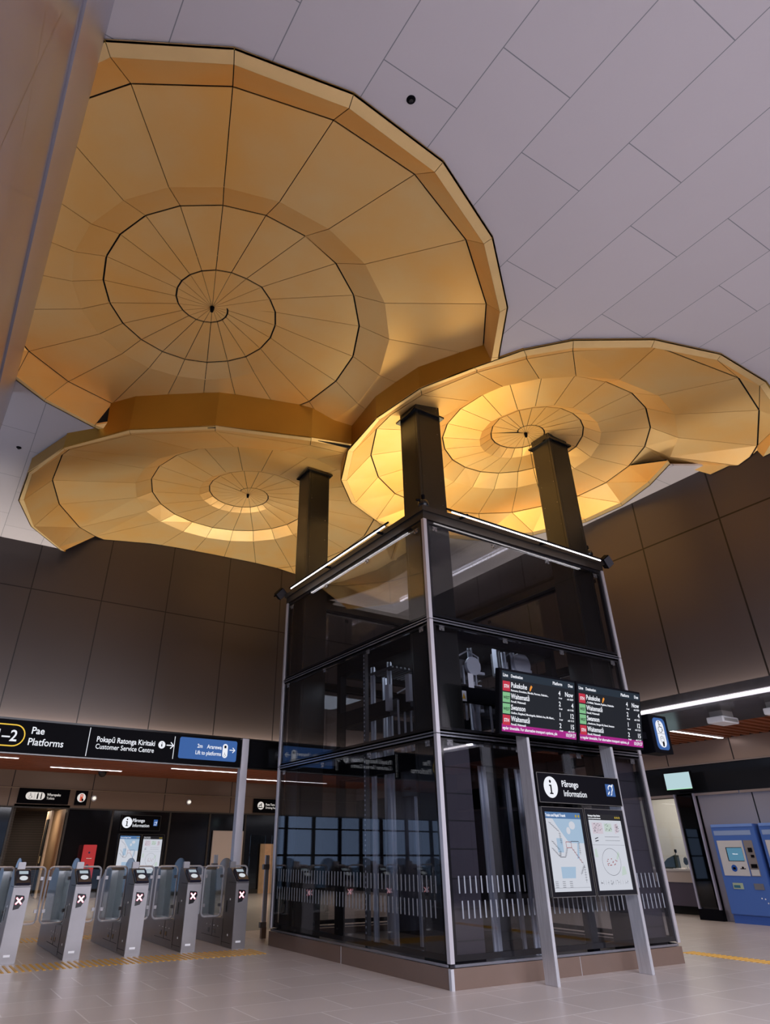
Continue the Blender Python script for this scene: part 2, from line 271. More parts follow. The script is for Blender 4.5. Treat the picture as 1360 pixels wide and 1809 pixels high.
  E=[(5.231,-1.02,7.66),(5.608,-0.308,7.66),(5.877,0.585,7.66),(5.846,1.529,7.66),(5.342,2.643,7.66),(4.53,3.517,7.66),(3.35,3.954,7.66),(2.448,4.049,7.66),(1.967,4.014,7.66),(0.901,3.521,7.66),(0.221,2.804,7.66),(-0.23,1.816,7.66),(-0.351,0.672,7.66),(-0.208,-0.368,7.66),(0.185,-1.203,7.66),(0.548,-1.899,7.66),(1.007,-2.429,7.66),(1.992,-3.054,7.66),(3.108,-3.369,7.66),(4.31,-3.36,7.66),(5.444,-3.113,7.52),(6.271,-2.146,7.36),(6.052,-1.39,7.43)]),
}
# ------------------------------------------------------------------ polygon clipping used by the ceiling and the shells
def hull(pts):
    pts = sorted(set((round(p[0], 4), round(p[1], 4)) for p in pts))
    def half(ps):
        h = []
        for p in ps:
            while len(h) > 1 and (h[-1][0] - h[-2][0]) * (p[1] - h[-2][1]) - (h[-1][1] - h[-2][1]) * (p[0] - h[-2][0]) <= 0: h.pop()
            h.append(p)
        return h
    a = half(pts); b = half(pts[::-1]); return a[:-1] + b[:-1]          # counter-clockwise
def halfplane(poly, a, b, keep_left, flags=None):
    """clip a 3D polygon by the vertical plane through a-b; each edge carries an inset flag; returns (poly, flags)"""
    nx, ny = -(b[1] - a[1]), b[0] - a[0]; l = math.hypot(nx, ny); nx /= l; ny /= l; sg = 1 if keep_left else -1
    if flags is None: flags = [0.0] * len(poly)
    out = []; of = []; n = len(poly)
    D = [sg * ((p[0] - a[0]) * nx + (p[1] - a[1]) * ny) for p in poly]
    for i in range(n):
        j = (i + 1) % n; p, q = poly[i], poly[j]; dp, dq = D[i], D[j]
        if dp >= 0: out.append(p); of.append(flags[i])
        if (dp >= 0) != (dq >= 0):
            t = dp / (dp - dq); x = tuple(p[k] + t * (q[k] - p[k]) for k in range(3))
            if dp >= 0: out.append(x); of.append(0.0)
            else: out.append(x); of.append(flags[i])
    # drop slivers
    r = []; rf = []
    for i in range(len(out)):
        if math.dist(out[i], out[(i + 1) % len(out)]) > 1e-4: r.append(out[i]); rf.append(of[i])
    return (r, rf) if len(r) > 2 else ([], [])
def subtract(items, K):
    """remove the convex footprint K from a list of (poly, flags)"""
    res = []
    for poly, fl in items:
        inside = (poly, fl)
        for i in range(len(K)):
            a, b = K[i], K[(i + 1) % len(K)]
            o_ = halfplane(inside[0], a, b, False, inside[1])
            if o_[0]: 
                # the cut shared with the next piece is not a seam unless it is the footprint edge
                res.append(o_)
            inside = halfplane(inside[0], a, b, True, inside[1])
            if not inside[0]: break
    return res
def shrink(K, d):
    cx = sum(p[0] for p in K) / len(K); cy = sum(p[1] for p in K) / len(K)
    return [(p[0] + (cx - p[0]) * d / math.hypot(cx - p[0], cy - p[1]), p[1] + (cy - p[1]) * d / math.hypot(cx - p[0], cy - p[1])) for p in K]
HULL = {k: hull(SP[k]['E'] + (SP[2]['J'][53:63] + [(-3.85, 9.5)] if k == 2 else [])) for k in SP}
ZC = 7.70

# ------------------------------------------------------------------ room shell
def sbox(name, m, *b): return struct(MB().box(*b).build(name, m))
sbox('floor', M_floor, -16, 14, -12, 19, -0.12, 0.0)
items = [([(-16, -12, ZC), (6.01, -12, ZC), (6.01, 9.37, ZC), (-16, 9.37, ZC)], [0.0] * 4)]
def fan(k):
    c = SP[k]['c'][:2]; E = [e[:2] for e in SP[k]['E']]
    if k == 2: E = E[:10] + [(-3.85, 9.6)] + E[10:]
    E = [(p[0] + (c[0] - p[0]) * .035 / math.dist(p, c), p[1] + (c[1] - p[1]) * .035 / math.dist(p, c)) for p in E]
    return [[c, E[i], E[(i + 1) % len(E)]] for i in range(len(E))]
for k in (1, 2, 3):
    for t in fan(k):
        ar = (t[1][0] - t[0][0]) * (t[2][1] - t[0][1]) - (t[1][1] - t[0][1]) * (t[2][0] - t[0][0])
        if abs(ar) > 1e-4: items = subtract(items, t if ar > 0 else t[::-1])
mb = MB()
for poly, _ in items:
    n = len(poly); top = [(p[0], p[1], ZC + 0.04) for p in poly]
    mb.add(list(poly) + top, [tuple(range(n)), tuple(range(n, 2 * n))[::-1]] + [(i, (i + 1) % n, n + (i + 1) % n, n + i) for i in range(n)])
struct(mb.build('ceiling', M_ceil))
sbox('wall_north', M_wallL, -16, 6.01, 9.37, 9.55, 3.66, 9.4)
sbox('wall_east', M_wallR, 6.01, 6.19, -12, 9.37, 3.66, 9.4)
# void above the ceiling so that nothing leaks in
sbox('trim_1', M_matt, -16, 6.2, -12, 9.55, 9.4, 9.5)
# glazed wall beside the photographer: pale bulkhead on dark glass
M_bulk = mat('pale_bulkhead', (0.40, 0.39, 0.47), 0.25, 0.55, noise=0.10, nscale=1.2, stretch=(1, 0.3, 3))
M_side = panel_mat('dark_side_glazing', (0.125, 0.125, 0.165), (0.02, 0.02, 0.04), 1.1, 1.4, -0.5, 3.9, 1, 2, w=0.012, rough=0.14, metal=0.08, var=0.25, noise=0.7)
sbox('wall_west', M_side, -5.80, -5.735, -11.5, 3.2, 0, 5.16)
sbox('trim_2', M_bulk, -5.85, -5.72, -11.5, 3.2, 5.19, ZC)
sbox('trim_3', M_matt, -5.80, -5.76, -11.5, 3.2, 5.16, 5.19)
# street front behind the photographer and far left: mullioned glazing
def front(axis, pos, a, b, z1, step, name):
    m = MB(); t = a
    while t <= b + 1e-3:
        if axis == 'y': m.box(t - 0.05, t + 0.05, pos - 0.08, pos + 0.08, 0, z1)
        else: m.box(pos - 0.08, pos + 0.08, t - 0.05, t + 0.05, 0, z1)
        t += step
    for z in (0.05, 1.2, 2.6, 4.0, z1 - 0.05):
        if axis == 'y': m.box(a, b, pos - 0.06, pos + 0.06, z - 0.04, z + 0.04)
        else: m.box(pos - 0.06, pos + 0.06, a, b, z - 0.04, z + 0.04)
    return struct(m.build(name, M_black))
front('x', -15.9, -12, 19, 3.64, 2.2, 'window_1')
front('y', -11.95, -15.9, 6.0, 6.0, 2.2, 'window_2')
sbox('wall_south', M_wallR, -16, 14, -12.1, -11.98, 6.0, 9.4)
sbox('wall_southeast', M_wallR, 6.01, 14, -12.1, -11.98, 0, 6.0)
sbox('wall_northwest', M_wallL, -16.1, -15.98, -12, 9.4, 3.66, 9.4)
# bulkheads (cove in front of the upper walls) and low slatted soffits
M_bh = mat('dark_bulkhead', (0.035, 0.035, 0.038), 0.28, 0.3, noise=0.2, nscale=3)
mb = MB(); mb.box(-16, 6.0, 8.93, 9.10, 3.10, 3.68); mb.box(-16, 6.0, 9.10, 9.37, 3.10, 3.16); mb.box(-16, 6.0, 9.37, 10.6, 3.58, 3.66)
struct(mb.build('trim_4', M_bh))
mb = MB(); mb.box(5.75, 5.82, -12, 9.10, 3.50, 3.72); mb.box(5.75, 7.55, -12, 8.93, 3.44, 3.50)
struct(mb.build('trim_5', mat('bulkhead_grey', (0.085, 0.08, 0.085), 0.22, 0.5, noise=0.3, nscale=2)))
mb = MB(); y = 10.6
while y < 18.5: mb.box(-16, 12, y, y + 0.14, 3.58, 3.66); y += 0.23
struct(mb.build('ceiling_slats_north', M_wood))
mb = MB(); y = -11.9
while y < 10.6: mb.box(7.42, 10.4, y, y + 0.10, 3.60, 3.67); y += 0.22
struct(mb.build('ceiling_slats_east', M_wood))
sbox('trim_6', M_matt, -16, 14, 9.55, 19, 3.70, 3.78)
sbox('trim_7', M_matt, 6.19, 14, -12, 9.55, 3.70, 3.78)
sbox('trim_8', M_matt, 7.35, 7.42, -12, 10.6, 3.50, 3.70)
# far recess wall, y = 18.5
YR = 18.5
mb = MB(); mb.box(-16, 12, YR, YR + 0.2, 2.52, 3.70); struct(mb.build('wall_recess_north', M_lowL))
sbox('trim_9', mat('brass_trim', (0.30, 0.22, 0.14), 0.35, 0.6), -16, 12, YR - 0.03, YR, 3.055, 3.085)
sbox('wall_recess_lower', M_blackg, -5.0, -2.50, YR, YR + 0.2, 0, 2.52)
mb = MB()
for x in (-16, -14.2, -12.9, -11.6, -10.6, -9.6, -8.4, -7.2, -6.1, -5.05): mb.box(x - .06, x + .06, YR, YR + .12, 0, 2.5)
mb.box(-16, -5, YR, YR + .12, 1.15, 1.22); mb.box(-16, -5, YR, YR + .12, 2.05, 2.10); struct(mb.build('window_4', M_black))
sbox('wall_recess_lower_middle', M_blackg, -0.86, 12, YR, YR + 0.2, 0, 2.52)
mb = MB()
for x in (-6.2, -2.52, -0.84, 0.62, 2.62, 4.1, 5.5, 8.0): mb.box(x - 0.03, x + 0.03, YR - 0.05, YR, 0, 2.52)
mb.box(-16, 12, YR - 0.06, YR, 2.49, 2.53); mb.box(-16, -2.55, YR - 0.05, YR, 0, .12); mb.box(-.8, 12, YR - 0.05, YR, 0, .12)
struct(mb.build('trim_10', mat('dark_frame', (0.03, 0.024, 0.02), 0.4)))
# toilets doorway: dark slatted lobby and a timber door leaf standing open
mb = MB(); mb.box(-2.50, -2.42, YR, 21.5, 0, 2.6); mb.box(-2.5, -0.8, 21.5, 21.6, 0, 2.6); mb.box(-2.5, -.8, YR, 21.6, 2.52, 2.6)
struct(mb.build('wall_lobby', panel_mat('lobby_boards', (0.055, 0.042, 0.034), (0.02, 0.015, 0.01), 5.0, 0.075, 0, 0, 0, 2, w=0.018, rough=0.6)))
sbox('wall_lobby_east', mat('birch_reveal', (0.62, 0.42, 0.26), 0.5, noise=.1, nscale=2), -0.86, -0.80, YR + .2, 21.5, 0, 2.52)
sbox('floor_lobby', M_floor, -2.5, -0.8, 19, 21.6, -0.1, 0.0)
area('lobby_light', (-1.5, 19.8, 2.45), (0.3, 0, -1), 0.8, 0.8, 14, (1, .8, .6))
mb = MB(); mb.box(-1.28, -1.22, YR + .25, YR + 1.1, 0.01, 2.45)
d = struct(mb.build('door_1', mat('birch_door', (0.66, 0.46, 0.29), 0.5, noise=.1, nscale=2)))
MB().box(-1.31, -1.28, YR + .45, YR + .85, 0.05, 2.2).build('door_panel', M_matt, d); MB().tube([(-1.33, YR + .5, .95), (-1.33, YR + .5, 1.15)], .015).build('door_handle', M_gold2, d)
# east recess wall, x = 10.4
XR = 10.4
mb = MB(); mb.box(XR, XR + 0.2, -12, 18.5, 3.12, 3.70); struct(mb.build('wall_recess_east', M_lowR))
mb = MB(); mb.box(XR, XR + 0.2, -12, 18.5, 2.50, 3.12)
struct(mb.build('trim_11', mat('black_band', (0.010, 0.011, 0.015), 0.12, 0.2)))
M_trimc = mat('bronze_trim', (0.30, 0.235, 0.215), 0.35, 0.6)
mb = MB(); mb.box(XR - .05, XR, -12, 2.30, 2.45, 2.50); mb.box(XR - .05, XR, 2.33, 7.0, 2.45, 2.50); mb.box(XR - .02, XR, -12, 7, 3.10, 3.13); struct(mb.build('trim_12', M_trimc))
struct(MB().box(XR, XR + .2, -12, 3.36, 0, 2.45).build('wall_recess_east_lower', panel_mat('grey_machine_wall', (0.27, 0.25, 0.29), (0.008, 0.008, 0.01), 1.35, 3.0, 2.06, -.5, 1, 2, w=0.03, rough=0.25, metal=0.4)))
sbox('wall_recess_east_north', M_blackg, XR, XR + .2, 7.0, 18.5, 0, 2.5)
# ticket office behind: back wall, side, floor, window frames
sbox('wall_office', mat('office_pale', (0.52, 0.475, 0.44), 0.6, noise=.05, nscale=1.5), 13.4, 13.5, 3.3, 9.5, 0, 3.1)
sbox('wall_office_south', M_white, XR + .2, 13.4, 3.2, 3.3, 0, 3.1)
sbox('wall_office_north', M_white, XR + .2, 13.4, 9.4, 9.5, 0, 3.1)
sbox('ceiling_office', M_white, XR + .2, 13.5, 3.2, 9.5, 2.95, 3.05)
area('office_light', (12.2, 5.6, 2.9), (0, 0, -1), 1.6, 2.5, 60, (1, .9, .8))
sbox('wall_far_north', M_blackg, 12, 14, 18.5, 18.7, 0, 3.7)
# ------------------------------------------------------------------ spiral shells
def inset(poly, fl):
    """move the edges flagged >0 inwards in the polygon's own plane"""
    P = [Vector(p) for p in poly]; n = len(P)
    nr = Vector((0, 0, 0))
    for i in range(n): nr += P[i].cross(P[(i + 1) % n])
    if nr.length < 1e-9: return None
    nr.normalize(); out = []
    for i in range(n):
        e1 = (P[i] - P[i - 1]).normalized(); e2 = (P[(i + 1) % n] - P[i]).normalized()
        n1 = nr.cross(e1); n2 = nr.cross(e2); d1 = fl[i - 1]; d2 = fl[i]; c = n1.dot(n2)
        if abs(1 - c * c) < 1e-3: out.append(P[i] + n1 * max(d1, d2)); continue
        a = (d1 - d2 * c) / (1 - c * c); b = (d2 - d1 * c) / (1 - c * c)
        x = n1 * a + n2 * b
        if x.length > 0.08: x *= 0.08 / x.length
        out.append(P[i] + x)
    return out
def lerp(a, b, t): return tuple(a[k] + (b[k] - a[k]) * t for k in range(3))
def spiral(k, label, tK, drop, cuts, planes, gold_side_inside):
    S = SP[k]; J = S['J']; N = len(J) - 1; c = S['c']; i0 = S['i0']; L = S['L']; E = S['E']
    root = thing('spiral_canopy', label, 'ceiling canopy', (c[0], c[1], ZC))
    JW, RW = 0.013, 0.0055
    faces = []                                           # (poly, flags)
    def tri(a, b, c_, f): faces.append(([a, b, c_], list(f)))
    def quad(a, b, c_, d, f, flip=False):
        # a-b outer side ... two triangles with an unflagged diagonal
        if flip: tri(a, b, d, (f[0], 0, f[3])); tri(b, c_, d, (f[1], f[2], 0))
        else: tri(a, b, c_, (f[0], f[1], 0)); tri(a, c_, d, (0, f[2], f[3]))
    # innermost fan
    cc = (c[0], c[1], c[2])
    for i in range(0, 22):
        tri(cc, J[i], J[i + 1], (RW * .6, JW, RW * .6))
    # the whorl between J[i] and J[i+22]
    def K(i):
        if k == 3 and i == 56: return (5.70, -0.75, 7.98)
        a, b = J[i], J[i + 22]; q = lerp(a, b, tK); w = min(1.0, max(0.0, (i - (22 if k == 1 else 8)) / 14.0))
        return (q[0], q[1], q[2] - drop * w)
    for i in range(0, N - 22):
        a, b, c2, d = J[i], J[i + 1], J[i + 23], J[i + 22]
        if i < 9: quad(a, b, c2, d, (JW, RW, JW, RW))
        else:
            k0, k1 = K(i), K(i + 1)
            quad(a, b, k1, k0, (JW, RW, 0, RW), i % 2 == 0)
            quad(k0, k1, c2, d, (0, RW, JW, RW), True)
    lips = []
    for n_ in range(len(L) - 1):
        i = i0 + n_
        if k == 2 and i == 61: continue
        quad(J[i], J[i + 1], L[n_ + 1], L[n_], (JW, RW, 0.003, RW), False)
        lips.append(([L[n_], L[n_ + 1], E[n_ + 1], E[n_]], [0.0, .004, 0.0, .004]))
    # close the open step where the outermost whorl begins
    def clip(items):
        for K_ in cuts: items = subtract(items, K_)
        for a, b in planes:
            r = []
            for p, f in items:
                q = halfplane(p, a, b, True, f)
                if q[0]: r.append(q)
            items = r
        return items
    fc = clip(faces); lc = clip(lips)
    def mesh(items, name, m, dz=0.0, do_inset=True, smooth=False):
        mb = MB()
        for p, f in items:
            q = inset(p, f) if do_inset else p
            if q is None or len(q) < 3: continue
            mb.add([(v[0], v[1], v[2] + dz) for v in q], [tuple(range(len(q)))])
        me = bpy.data.meshes.new(name); me.from_pydata(mb.v, [], mb.f); bm = bmesh.new(); bm.from_mesh(me)
        if do_inset:
            for f in bm.faces:
                f.normal_update()
                if f.normal.z > 0: f.normal_flip()
            r = bmesh.ops.extrude_face_region(bm, geom=bm.faces[:])
            up = [g for g in r['geom'] if isinstance(g, bmesh.types.BMVert)]
            bmesh.ops.translate(bm, verts=up, vec=(0, 0, 0.012))
            bmesh.ops.recalc_face_normals(bm, faces=bm.faces)
        bm.to_mesh(me); bm.free(); me.materials.append(m)
        me.transform(Matrix.Translation((-c[0], -c[1], -ZC)))
        o = bpy.data.objects.new(name, me); COL.objects.link(o); o.parent = root; return o
    mesh(fc, 'petal_panels', M_gold)
    mesh(lc, 'rim_lip', M_gold2)
    mesh([(p, f) for p, f in fc], 'backing', M_matt, 0.035, False)
    # outer side of the rim: gold skirt, shadow gap under the ceiling
    gold = []; gap = []
    def infoot(p): return any(inside(p, HULL[j]) for j in gold_side_inside)
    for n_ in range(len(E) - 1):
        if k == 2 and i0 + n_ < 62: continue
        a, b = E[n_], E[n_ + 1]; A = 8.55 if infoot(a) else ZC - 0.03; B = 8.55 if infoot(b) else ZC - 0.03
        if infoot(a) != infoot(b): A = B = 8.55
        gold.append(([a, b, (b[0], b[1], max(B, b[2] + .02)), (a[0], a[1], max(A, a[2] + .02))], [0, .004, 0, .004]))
    for n_ in range(len(E) - 1):
        if k == 2 and i0 + n_ < 62: continue
        a, b = shrink([E[n_]] + [c, c], .05)[0], E[n_ + 1]
        def inn(p):
            d = math.hypot(c[0] - p[0], c[1] - p[1]); return (p[0] + (c[0] - p[0]) * .05 / d, p[1] + (c[1] - p[1]) * .05 / d)
        a = inn(E[n_]); b = inn(E[n_ + 1]); za = max(E[n_][2], 7.6) + .012
        gap.append(([(a[0], a[1], za), (b[0], b[1], za), (b[0], b[1], ZC + .06), (a[0], a[1], ZC + .06)], [0] * 4))
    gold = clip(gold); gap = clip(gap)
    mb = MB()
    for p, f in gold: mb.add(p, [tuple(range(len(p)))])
    def side_mesh(items, name, m, off):
        mb = MB()
        for p, f in items:
            q = [Vector(v) for v in p]; cen = Vector((c[0], c[1], 0)); n = len(q)
            w = []
            for v in q:
                d = Vector((c[0] - v.x, c[1] - v.y, 0)).normalized() * off; w.append(v + d)
            mb.add(q + w, [tuple(range(n)), tuple(range(n, 2 * n))[::-1]] + [(i, (i + 1) % n, n + (i + 1) % n, n + i) for i in range(n)])
        mb.v = [(v[0] - c[0], v[1] - c[1], v[2] - ZC) for v in mb.v]
        o = mb.build(name, m); o.parent = root; return o
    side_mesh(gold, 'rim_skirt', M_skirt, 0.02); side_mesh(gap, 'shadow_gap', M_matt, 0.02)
    MB().lathe([(0.0, -0.10), (0.022, -0.09), (0.030, -0.05), (0.034, 0.0)], (0, 0, c[2] - ZC)).build('centre_cap', M_black, root)
    return root
def inside(p, K):
    return all((K[(i + 1) % len(K)][0] - K[i][0]) * (p[1] - K[i][1]) - (K[(i + 1) % len(K)][1] - K[i][1]) * (p[0] - K[i][0]) >= 0 for i in range(len(K)))
WN = ((6.2, 9.35), (-16, 9.35)); WE = ((5.99, -12), (5.99, 9.4))
spiral(1, 'largest golden spiral shell recessed in the ceiling, nearest and overhead on the left', .24, .12, [HULL[2], HULL[3]], [WN, WE], ())
spiral(2, 'golden spiral shell meeting the far left wall, lowest of the three in the photo', .17, .10, [HULL[3]], [WN, WE], (1,))
spiral(3, 'bright golden spiral shell over the lift, reaching the right wall', .25, .13, [], [WN, WE], (1, 2))
# ------------------------------------------------------------------ lift shaft
W, D = 3.966, 4.510; H0, H1, H2, H3, H4 = 0.0, 0.206, 2.562, 4.038, 5.568
lift = thing('lift_shaft', 'tall dark glass lift shaft with bronze plinth and pale corner trims', 'lift shaft')
mb = MB(); t = .04
for x0, x1, y0, y1 in ((0, W, 0, t), (0, W, D - t, D), (0, t, t, D - t), (W - t, W, t, D - t)): mb.box(x0, x1, y0, y1, 0, H1 - .02)
mb.build('plinth', M_bronze, lift)
mb = MB(); mb.box(-.012, .03, -.012, .03, 0, H1 - .02)
for q in (W * .5,): mb.box(q - .003, q + .003, -.004, .002, 0, H1 - .02)
mb.box(-.004, .002, 2.28, 2.286, 0, H1 - .02); mb.split('plinth_trim', M_steel, lift)
mb = MB(); mb.box(.05, W - .05, .05, D - .05, 0.0, .10); mb.build('pit_floor', mat('pit_grey', (.10, .095, .10), .5), lift)
cs = [(0, 0), (W, 0), (0, D), (W, D)]
for x, y in cs:
    sx = 1 if x == 0 else -1; sy = 1 if y == 0 else -1
    P = [(0, 0), (.058, 0), (.058, .02), (.02, .02), (.02, .058), (0, .058)]
    P = [(x + sx * a, y + sy * b) for a, b in P]
    mb = MB()
    for z0, z1 in ((H1 + .02, H2 - .005), (H2 + .005, H3 - .005), (H3 + .005, H4)): mb.prism(P, 2, z0, z1)
    mb.build('corner_trim', M_alu, lift)
def face_box(mb, side, u0, u1, d0, d1, z0, z1):
    """box on a shaft side; u along the side, d depth inwards"""
    if side == 'S': mb.box(u0, u1, d0, d1, z0, z1)
    if side == 'N': mb.box(u0, u1, D - d1, D - d0, z0, z1)
    if side == 'W': mb.box(d0, d1, u0, u1, z0, z1)
    if side == 'E': mb.box(W - d1, W - d0, u0, u1, z0, z1)
M_fit = mat('fitting_steel', (.22, .22, .24), .25, .8)
LV = ((H1 + .035, H2 - .03), (H2 + .03, H3 - .03), (H3 + .03, H4 - .01))
for side in 'SWNE':
    ln = W if side in 'SN' else D
    for z0, z1 in LV:
        mb = MB(); face_box(mb, side, .065, ln - .065, .022, .040, z0, z1); g = mb.build('glass_pane', M_glass, lift)
        mb = MB()
        face_box(mb, side, .058, .115, .020, .060, z0, z1); face_box(mb, side, ln - .115, ln - .058, .020, .060, z0, z1)
        face_box(mb, side, .115, ln - .115, .020, .060, z0, z0 + .055); face_box(mb, side, .115, ln - .115, .020, .060, z1 - .045, z1)
        fr = mb.build('pane_frame', M_blackg, g)
    mb = MB()
    for z in (H2, H3): face_box(mb, side, .06, ln - .06, .004, .02, z - .030, z - .012); face_box(mb, side, .06, ln - .06, .0, .02, z + .008, z + .022)
    face_box(mb, side, .06, ln - .06, -.002, .02, H1 - .012, H1 + .012)
    mb.split('transom_trim', mat('transom_alu', (.30, .31, .36), .25, .8), lift)
    mb = MB()
    for z in (H2, H3): face_box(mb, side, .06, ln - .06, .02, .14, z - .05, z + .05)
    mb.split('transom', M_black, lift)
    # spider fittings: small bright studs under each transom
    for z in (H2 - .085, H3 - .085, H4 - .11):
        u = .22
        while u < ln - .1:
            mb = MB(); face_box(mb, side, u - .045, u + .045, .018, .021, z - .05, z + .02)
            for du, dz in ((-.03, 0), (.03, 0), (0, -.035)): face_box(mb, side, u + du - .007, u + du + .007, .008, .022, z + dz - .007, z + dz + .007)
            mb.build('glass_fitting', M_fit, lift); u += (ln - .44) / 3 - .001
    # white manifestation bars on the lowest panes
    if side in 'SW':
        mb = MB(); u = .20; kk = 0
        while u < ln - .16:
            face_box(mb, side, u, u + .018, .019, .0215, .86, 1.03); face_box(mb, side, u + .03, u + .048, .019, .0215, .62, .79)
            u += .085
        mb.build('safety_marking_bars', mat('etched_white', (.20, .215, .25), .6), lift)
# roof edge fascia
mb = MB(); fo = .03
for z0, z1, o_ in ((H4, H4 + .12, 0.0), (H4 + .12, H4 + .20, .03)):
    mb.box(-o_, W + o_, -o_, .16, z0, z1); mb.box(-o_, W + o_, D - .16, D + o_, z0, z1); mb.box(-o_, .16, .16, D - .16, z0, z1); mb.box(W - .16, W + o_, .16, D - .16, z0, z1)
mb.build('roof_fascia', mat('dark_brown_fascia', (.016, .012, .010), .4), lift)
MB().box(.16, W - .16, .16, D - .16, H4 + .14, H4 + .18).build('roof_glass', M_glass, lift)
for args in ((.105, .117, .35, 2.30, 'W'), (.10, .12, 2.50, 3.90, 'W'), (.28, 1.90, .10, .12, 'S'), (1.95, 3.50, .10, .12, 'S')):
    MB().box(*args[:4], H4 - .003, H4 + .005).build('edge_light_strip', M_ledw, lift)
# four black box columns running up into the shells
colz = {(0, 0): 7.85, (0, 1): 8.55, (1, 0): 8.38, (1, 1): 8.2}
names = {(0, 0): 'black box column at the front corner of the lift shaft', (0, 1): 'black box column at the left corner of the lift shaft',
         (1, 0): 'black box column at the right corner of the lift shaft', (1, 1): 'black box column at the hidden back corner of the lift shaft'}
SX, SY = .50, .452
for (i, j), zt in colz.items():
    x0 = .131 if i == 0 else W - .068 - SX; y0 = .18 if j == 0 else D - .066 - SY
    cap = {(0, 0): 7.73, (0, 1): 8.50, (1, 0): 8.29, (1, 1): 8.1}[(i, j)]
    c_ = thing('box_column', names[(i, j)], 'column', (x0 + SX / 2, y0 + SY / 2, .10), group=None)
    hx, hy = SX / 2, SY / 2
    mb = MB(); mb.box(-hx, hx, -hy + .05, hy - .05, 0, zt); mb.box(-hx + .05, hx - .05, -hy, hy, 0, zt)
    mb.build('shaft', M_column, c_)
    mb = MB()
    for sx in (-1, 1):
        for sy in (-1, 1): mb.prism([(sx * hx, sy * hy), (sx * (hx - .045), sy * hy), (sx * hx, sy * (hy - .045))], 2, 0, zt)
    mb.split('corner_cover', mat('column_edge', (.016, .015, .013), .35, .2), c_)
    mb = MB(); mb.box(-hx - .055, hx + .055, -hy - .055, hy + .055, cap - .1 - .035, cap - .1)
    mb.build('cap_plate', M_blackg, c_)
    mb = MB()
    for k in range(5):
        for s in (-1, 1): mb.box(-hx - .004, -hx, s * .15 - .006, s * .15 + .006, 5.9 + k * .45, 5.912 + k * .45); mb.box(s * .17 - .006, s * .17 + .006, -hy - .004, -hy, 5.9 + k * .45, 5.912 + k * .45)
    mb.build('bolts', M_fit, c_)
# ------------------------------------------------------------------ lift machinery inside the shaft
M_rail = mat('guide_rail_steel', (.60, .62, .68), .35, .35)
M_mach = mat('machinery_grey', (.10, .10, .105), .5, .3)
def rail(x, y, z0, z1, label, w=.06):
    mb = MB(); mb.box(x - w / 2, x + w / 2, y - .012, y + .012, z0, z1); mb.box(x - .010, x + .010, y - .05, y + .05, z0, z1)
    return tag(mb.build('guide_rail', M_rail), label, 'guide rail', 'steel guide rails inside the lift shaft')
RL = [(.98, 2.9), (1.02, 2.45), (1.42, 1.2), (1.62, 1.05), (2.25, .95), (2.40, .9), (2.95, 2.6), (1.5, 3.3)]
for x, y in RL: rail(x, y, .10, 4.1, 'bright vertical steel guide rail behind the lift shaft glass', .09)
ch = tag(MB().box(.40, .46, 2.25, 2.31, .1, 4.3).add(*[[], []]).build('perforated_channel', M_mach), 'dark perforated channel post behind the left glass of the lift shaft', 'channel post')
mb = MB()
for k in range(60): mb.box(.392, .40, 2.272, 2.288, .3 + k * .065, .325 + k * .065)
mb.build('slot_holes', M_rail, ch)
fr = thing('steel_tower', 'black steel frame of beams and posts carrying the lift inside the glass shaft', 'steel tower', (0, 0, 0))
mb = MB()
for x, y in ((.85, .75), (3.1, .75), (.85, 3.75), (3.1, 3.75)): mb.box(x - .06, x + .06, y - .06, y + .06, .1, 4.35)
mb.split('post', M_black, fr)
mb = MB()
for z in (2.45, 3.3, 4.2):
    for y in (.75, 3.75): mb.box(.85, 3.1, y - .06, y + .06, z - .12, z + .12)
    for x in (.85, 3.1): mb.box(x - .06, x + .06, .75, 3.75, z - .12, z + .12)
mb.box(.7, 3.3, .7, 3.8, 4.32, 4.36)
mb.split('beam', M_black, fr)
mb = MB()
for k in range(24):
    z = 3.95; x = .9 + k * .085; mb.box(x, x + .04, 2.2, 2.9, z, z + .03)
mb.build('walkway_grating', M_mach, fr)
# the cabin: dark glass box with bright stainless doors
car = thing('lift_cabin', 'lift cabin with dark walls and stainless door panels standing in the shaft', 'lift cabin', (2.05, 2.1, .12))
mb = MB(); mb.box(-.75, .75, -.85, .85, 0, .12); mb.box(-.75, .75, -.85, .85, 2.2, 2.34); mb.split('cabin_frame', M_black, car)
MB().box(.70, .75, -.85, .85, .12, 2.2).build('cabin_wall', M_black, car)
mb = MB(); mb.box(-.74, -.72, -.80, .80, .12, 2.2); mb.box(-.7, .7, -.84, -.82, .12, 2.2); mb.split('cabin_glass', M_glass, car)
for x in (-.36, .36): MB().box(x - .35, x + .35, .80, .84, .12, 2.2).build('door', M_steel, car)
mb = MB()
for x, y in ((-.74, -.84), (.74, -.84), (-.74, .84), (.74, .84), (-.2, -.86), (.25, -.86), (-.76, .1)): mb.box(x - .025, x + .025, y - .025, y + .025, 0, 2.6)
mb.split('cabin_post', M_rail, car)
mb = MB(); mb.tube([(-.76, .1, 2.0), (-1.0, .1, 2.0)], .02); mb.box(-.9, -.78, -.1, .3, 1.9, 2.25); mb.build('bracket', M_mach, car)
M_tile = panel_mat('cladding_board', (.045, .038, .048), (.010, .01, .012), 5, .30, 0, .1, 0, 2, w=.014, rough=.35)
tag(MB().box(.118, .645, .160, .178, .10, 2.45).build('cladding_panel', M_tile), 'dark horizontally boarded cladding panel at the front corner inside the lift shaft', 'cladding panel')
tag(MB().box(3.385, 3.91, .160, .178, .10, 2.45).build('cladding_panel', M_tile), 'dark horizontally boarded cladding panel at the right inside the lift shaft', 'cladding panel')
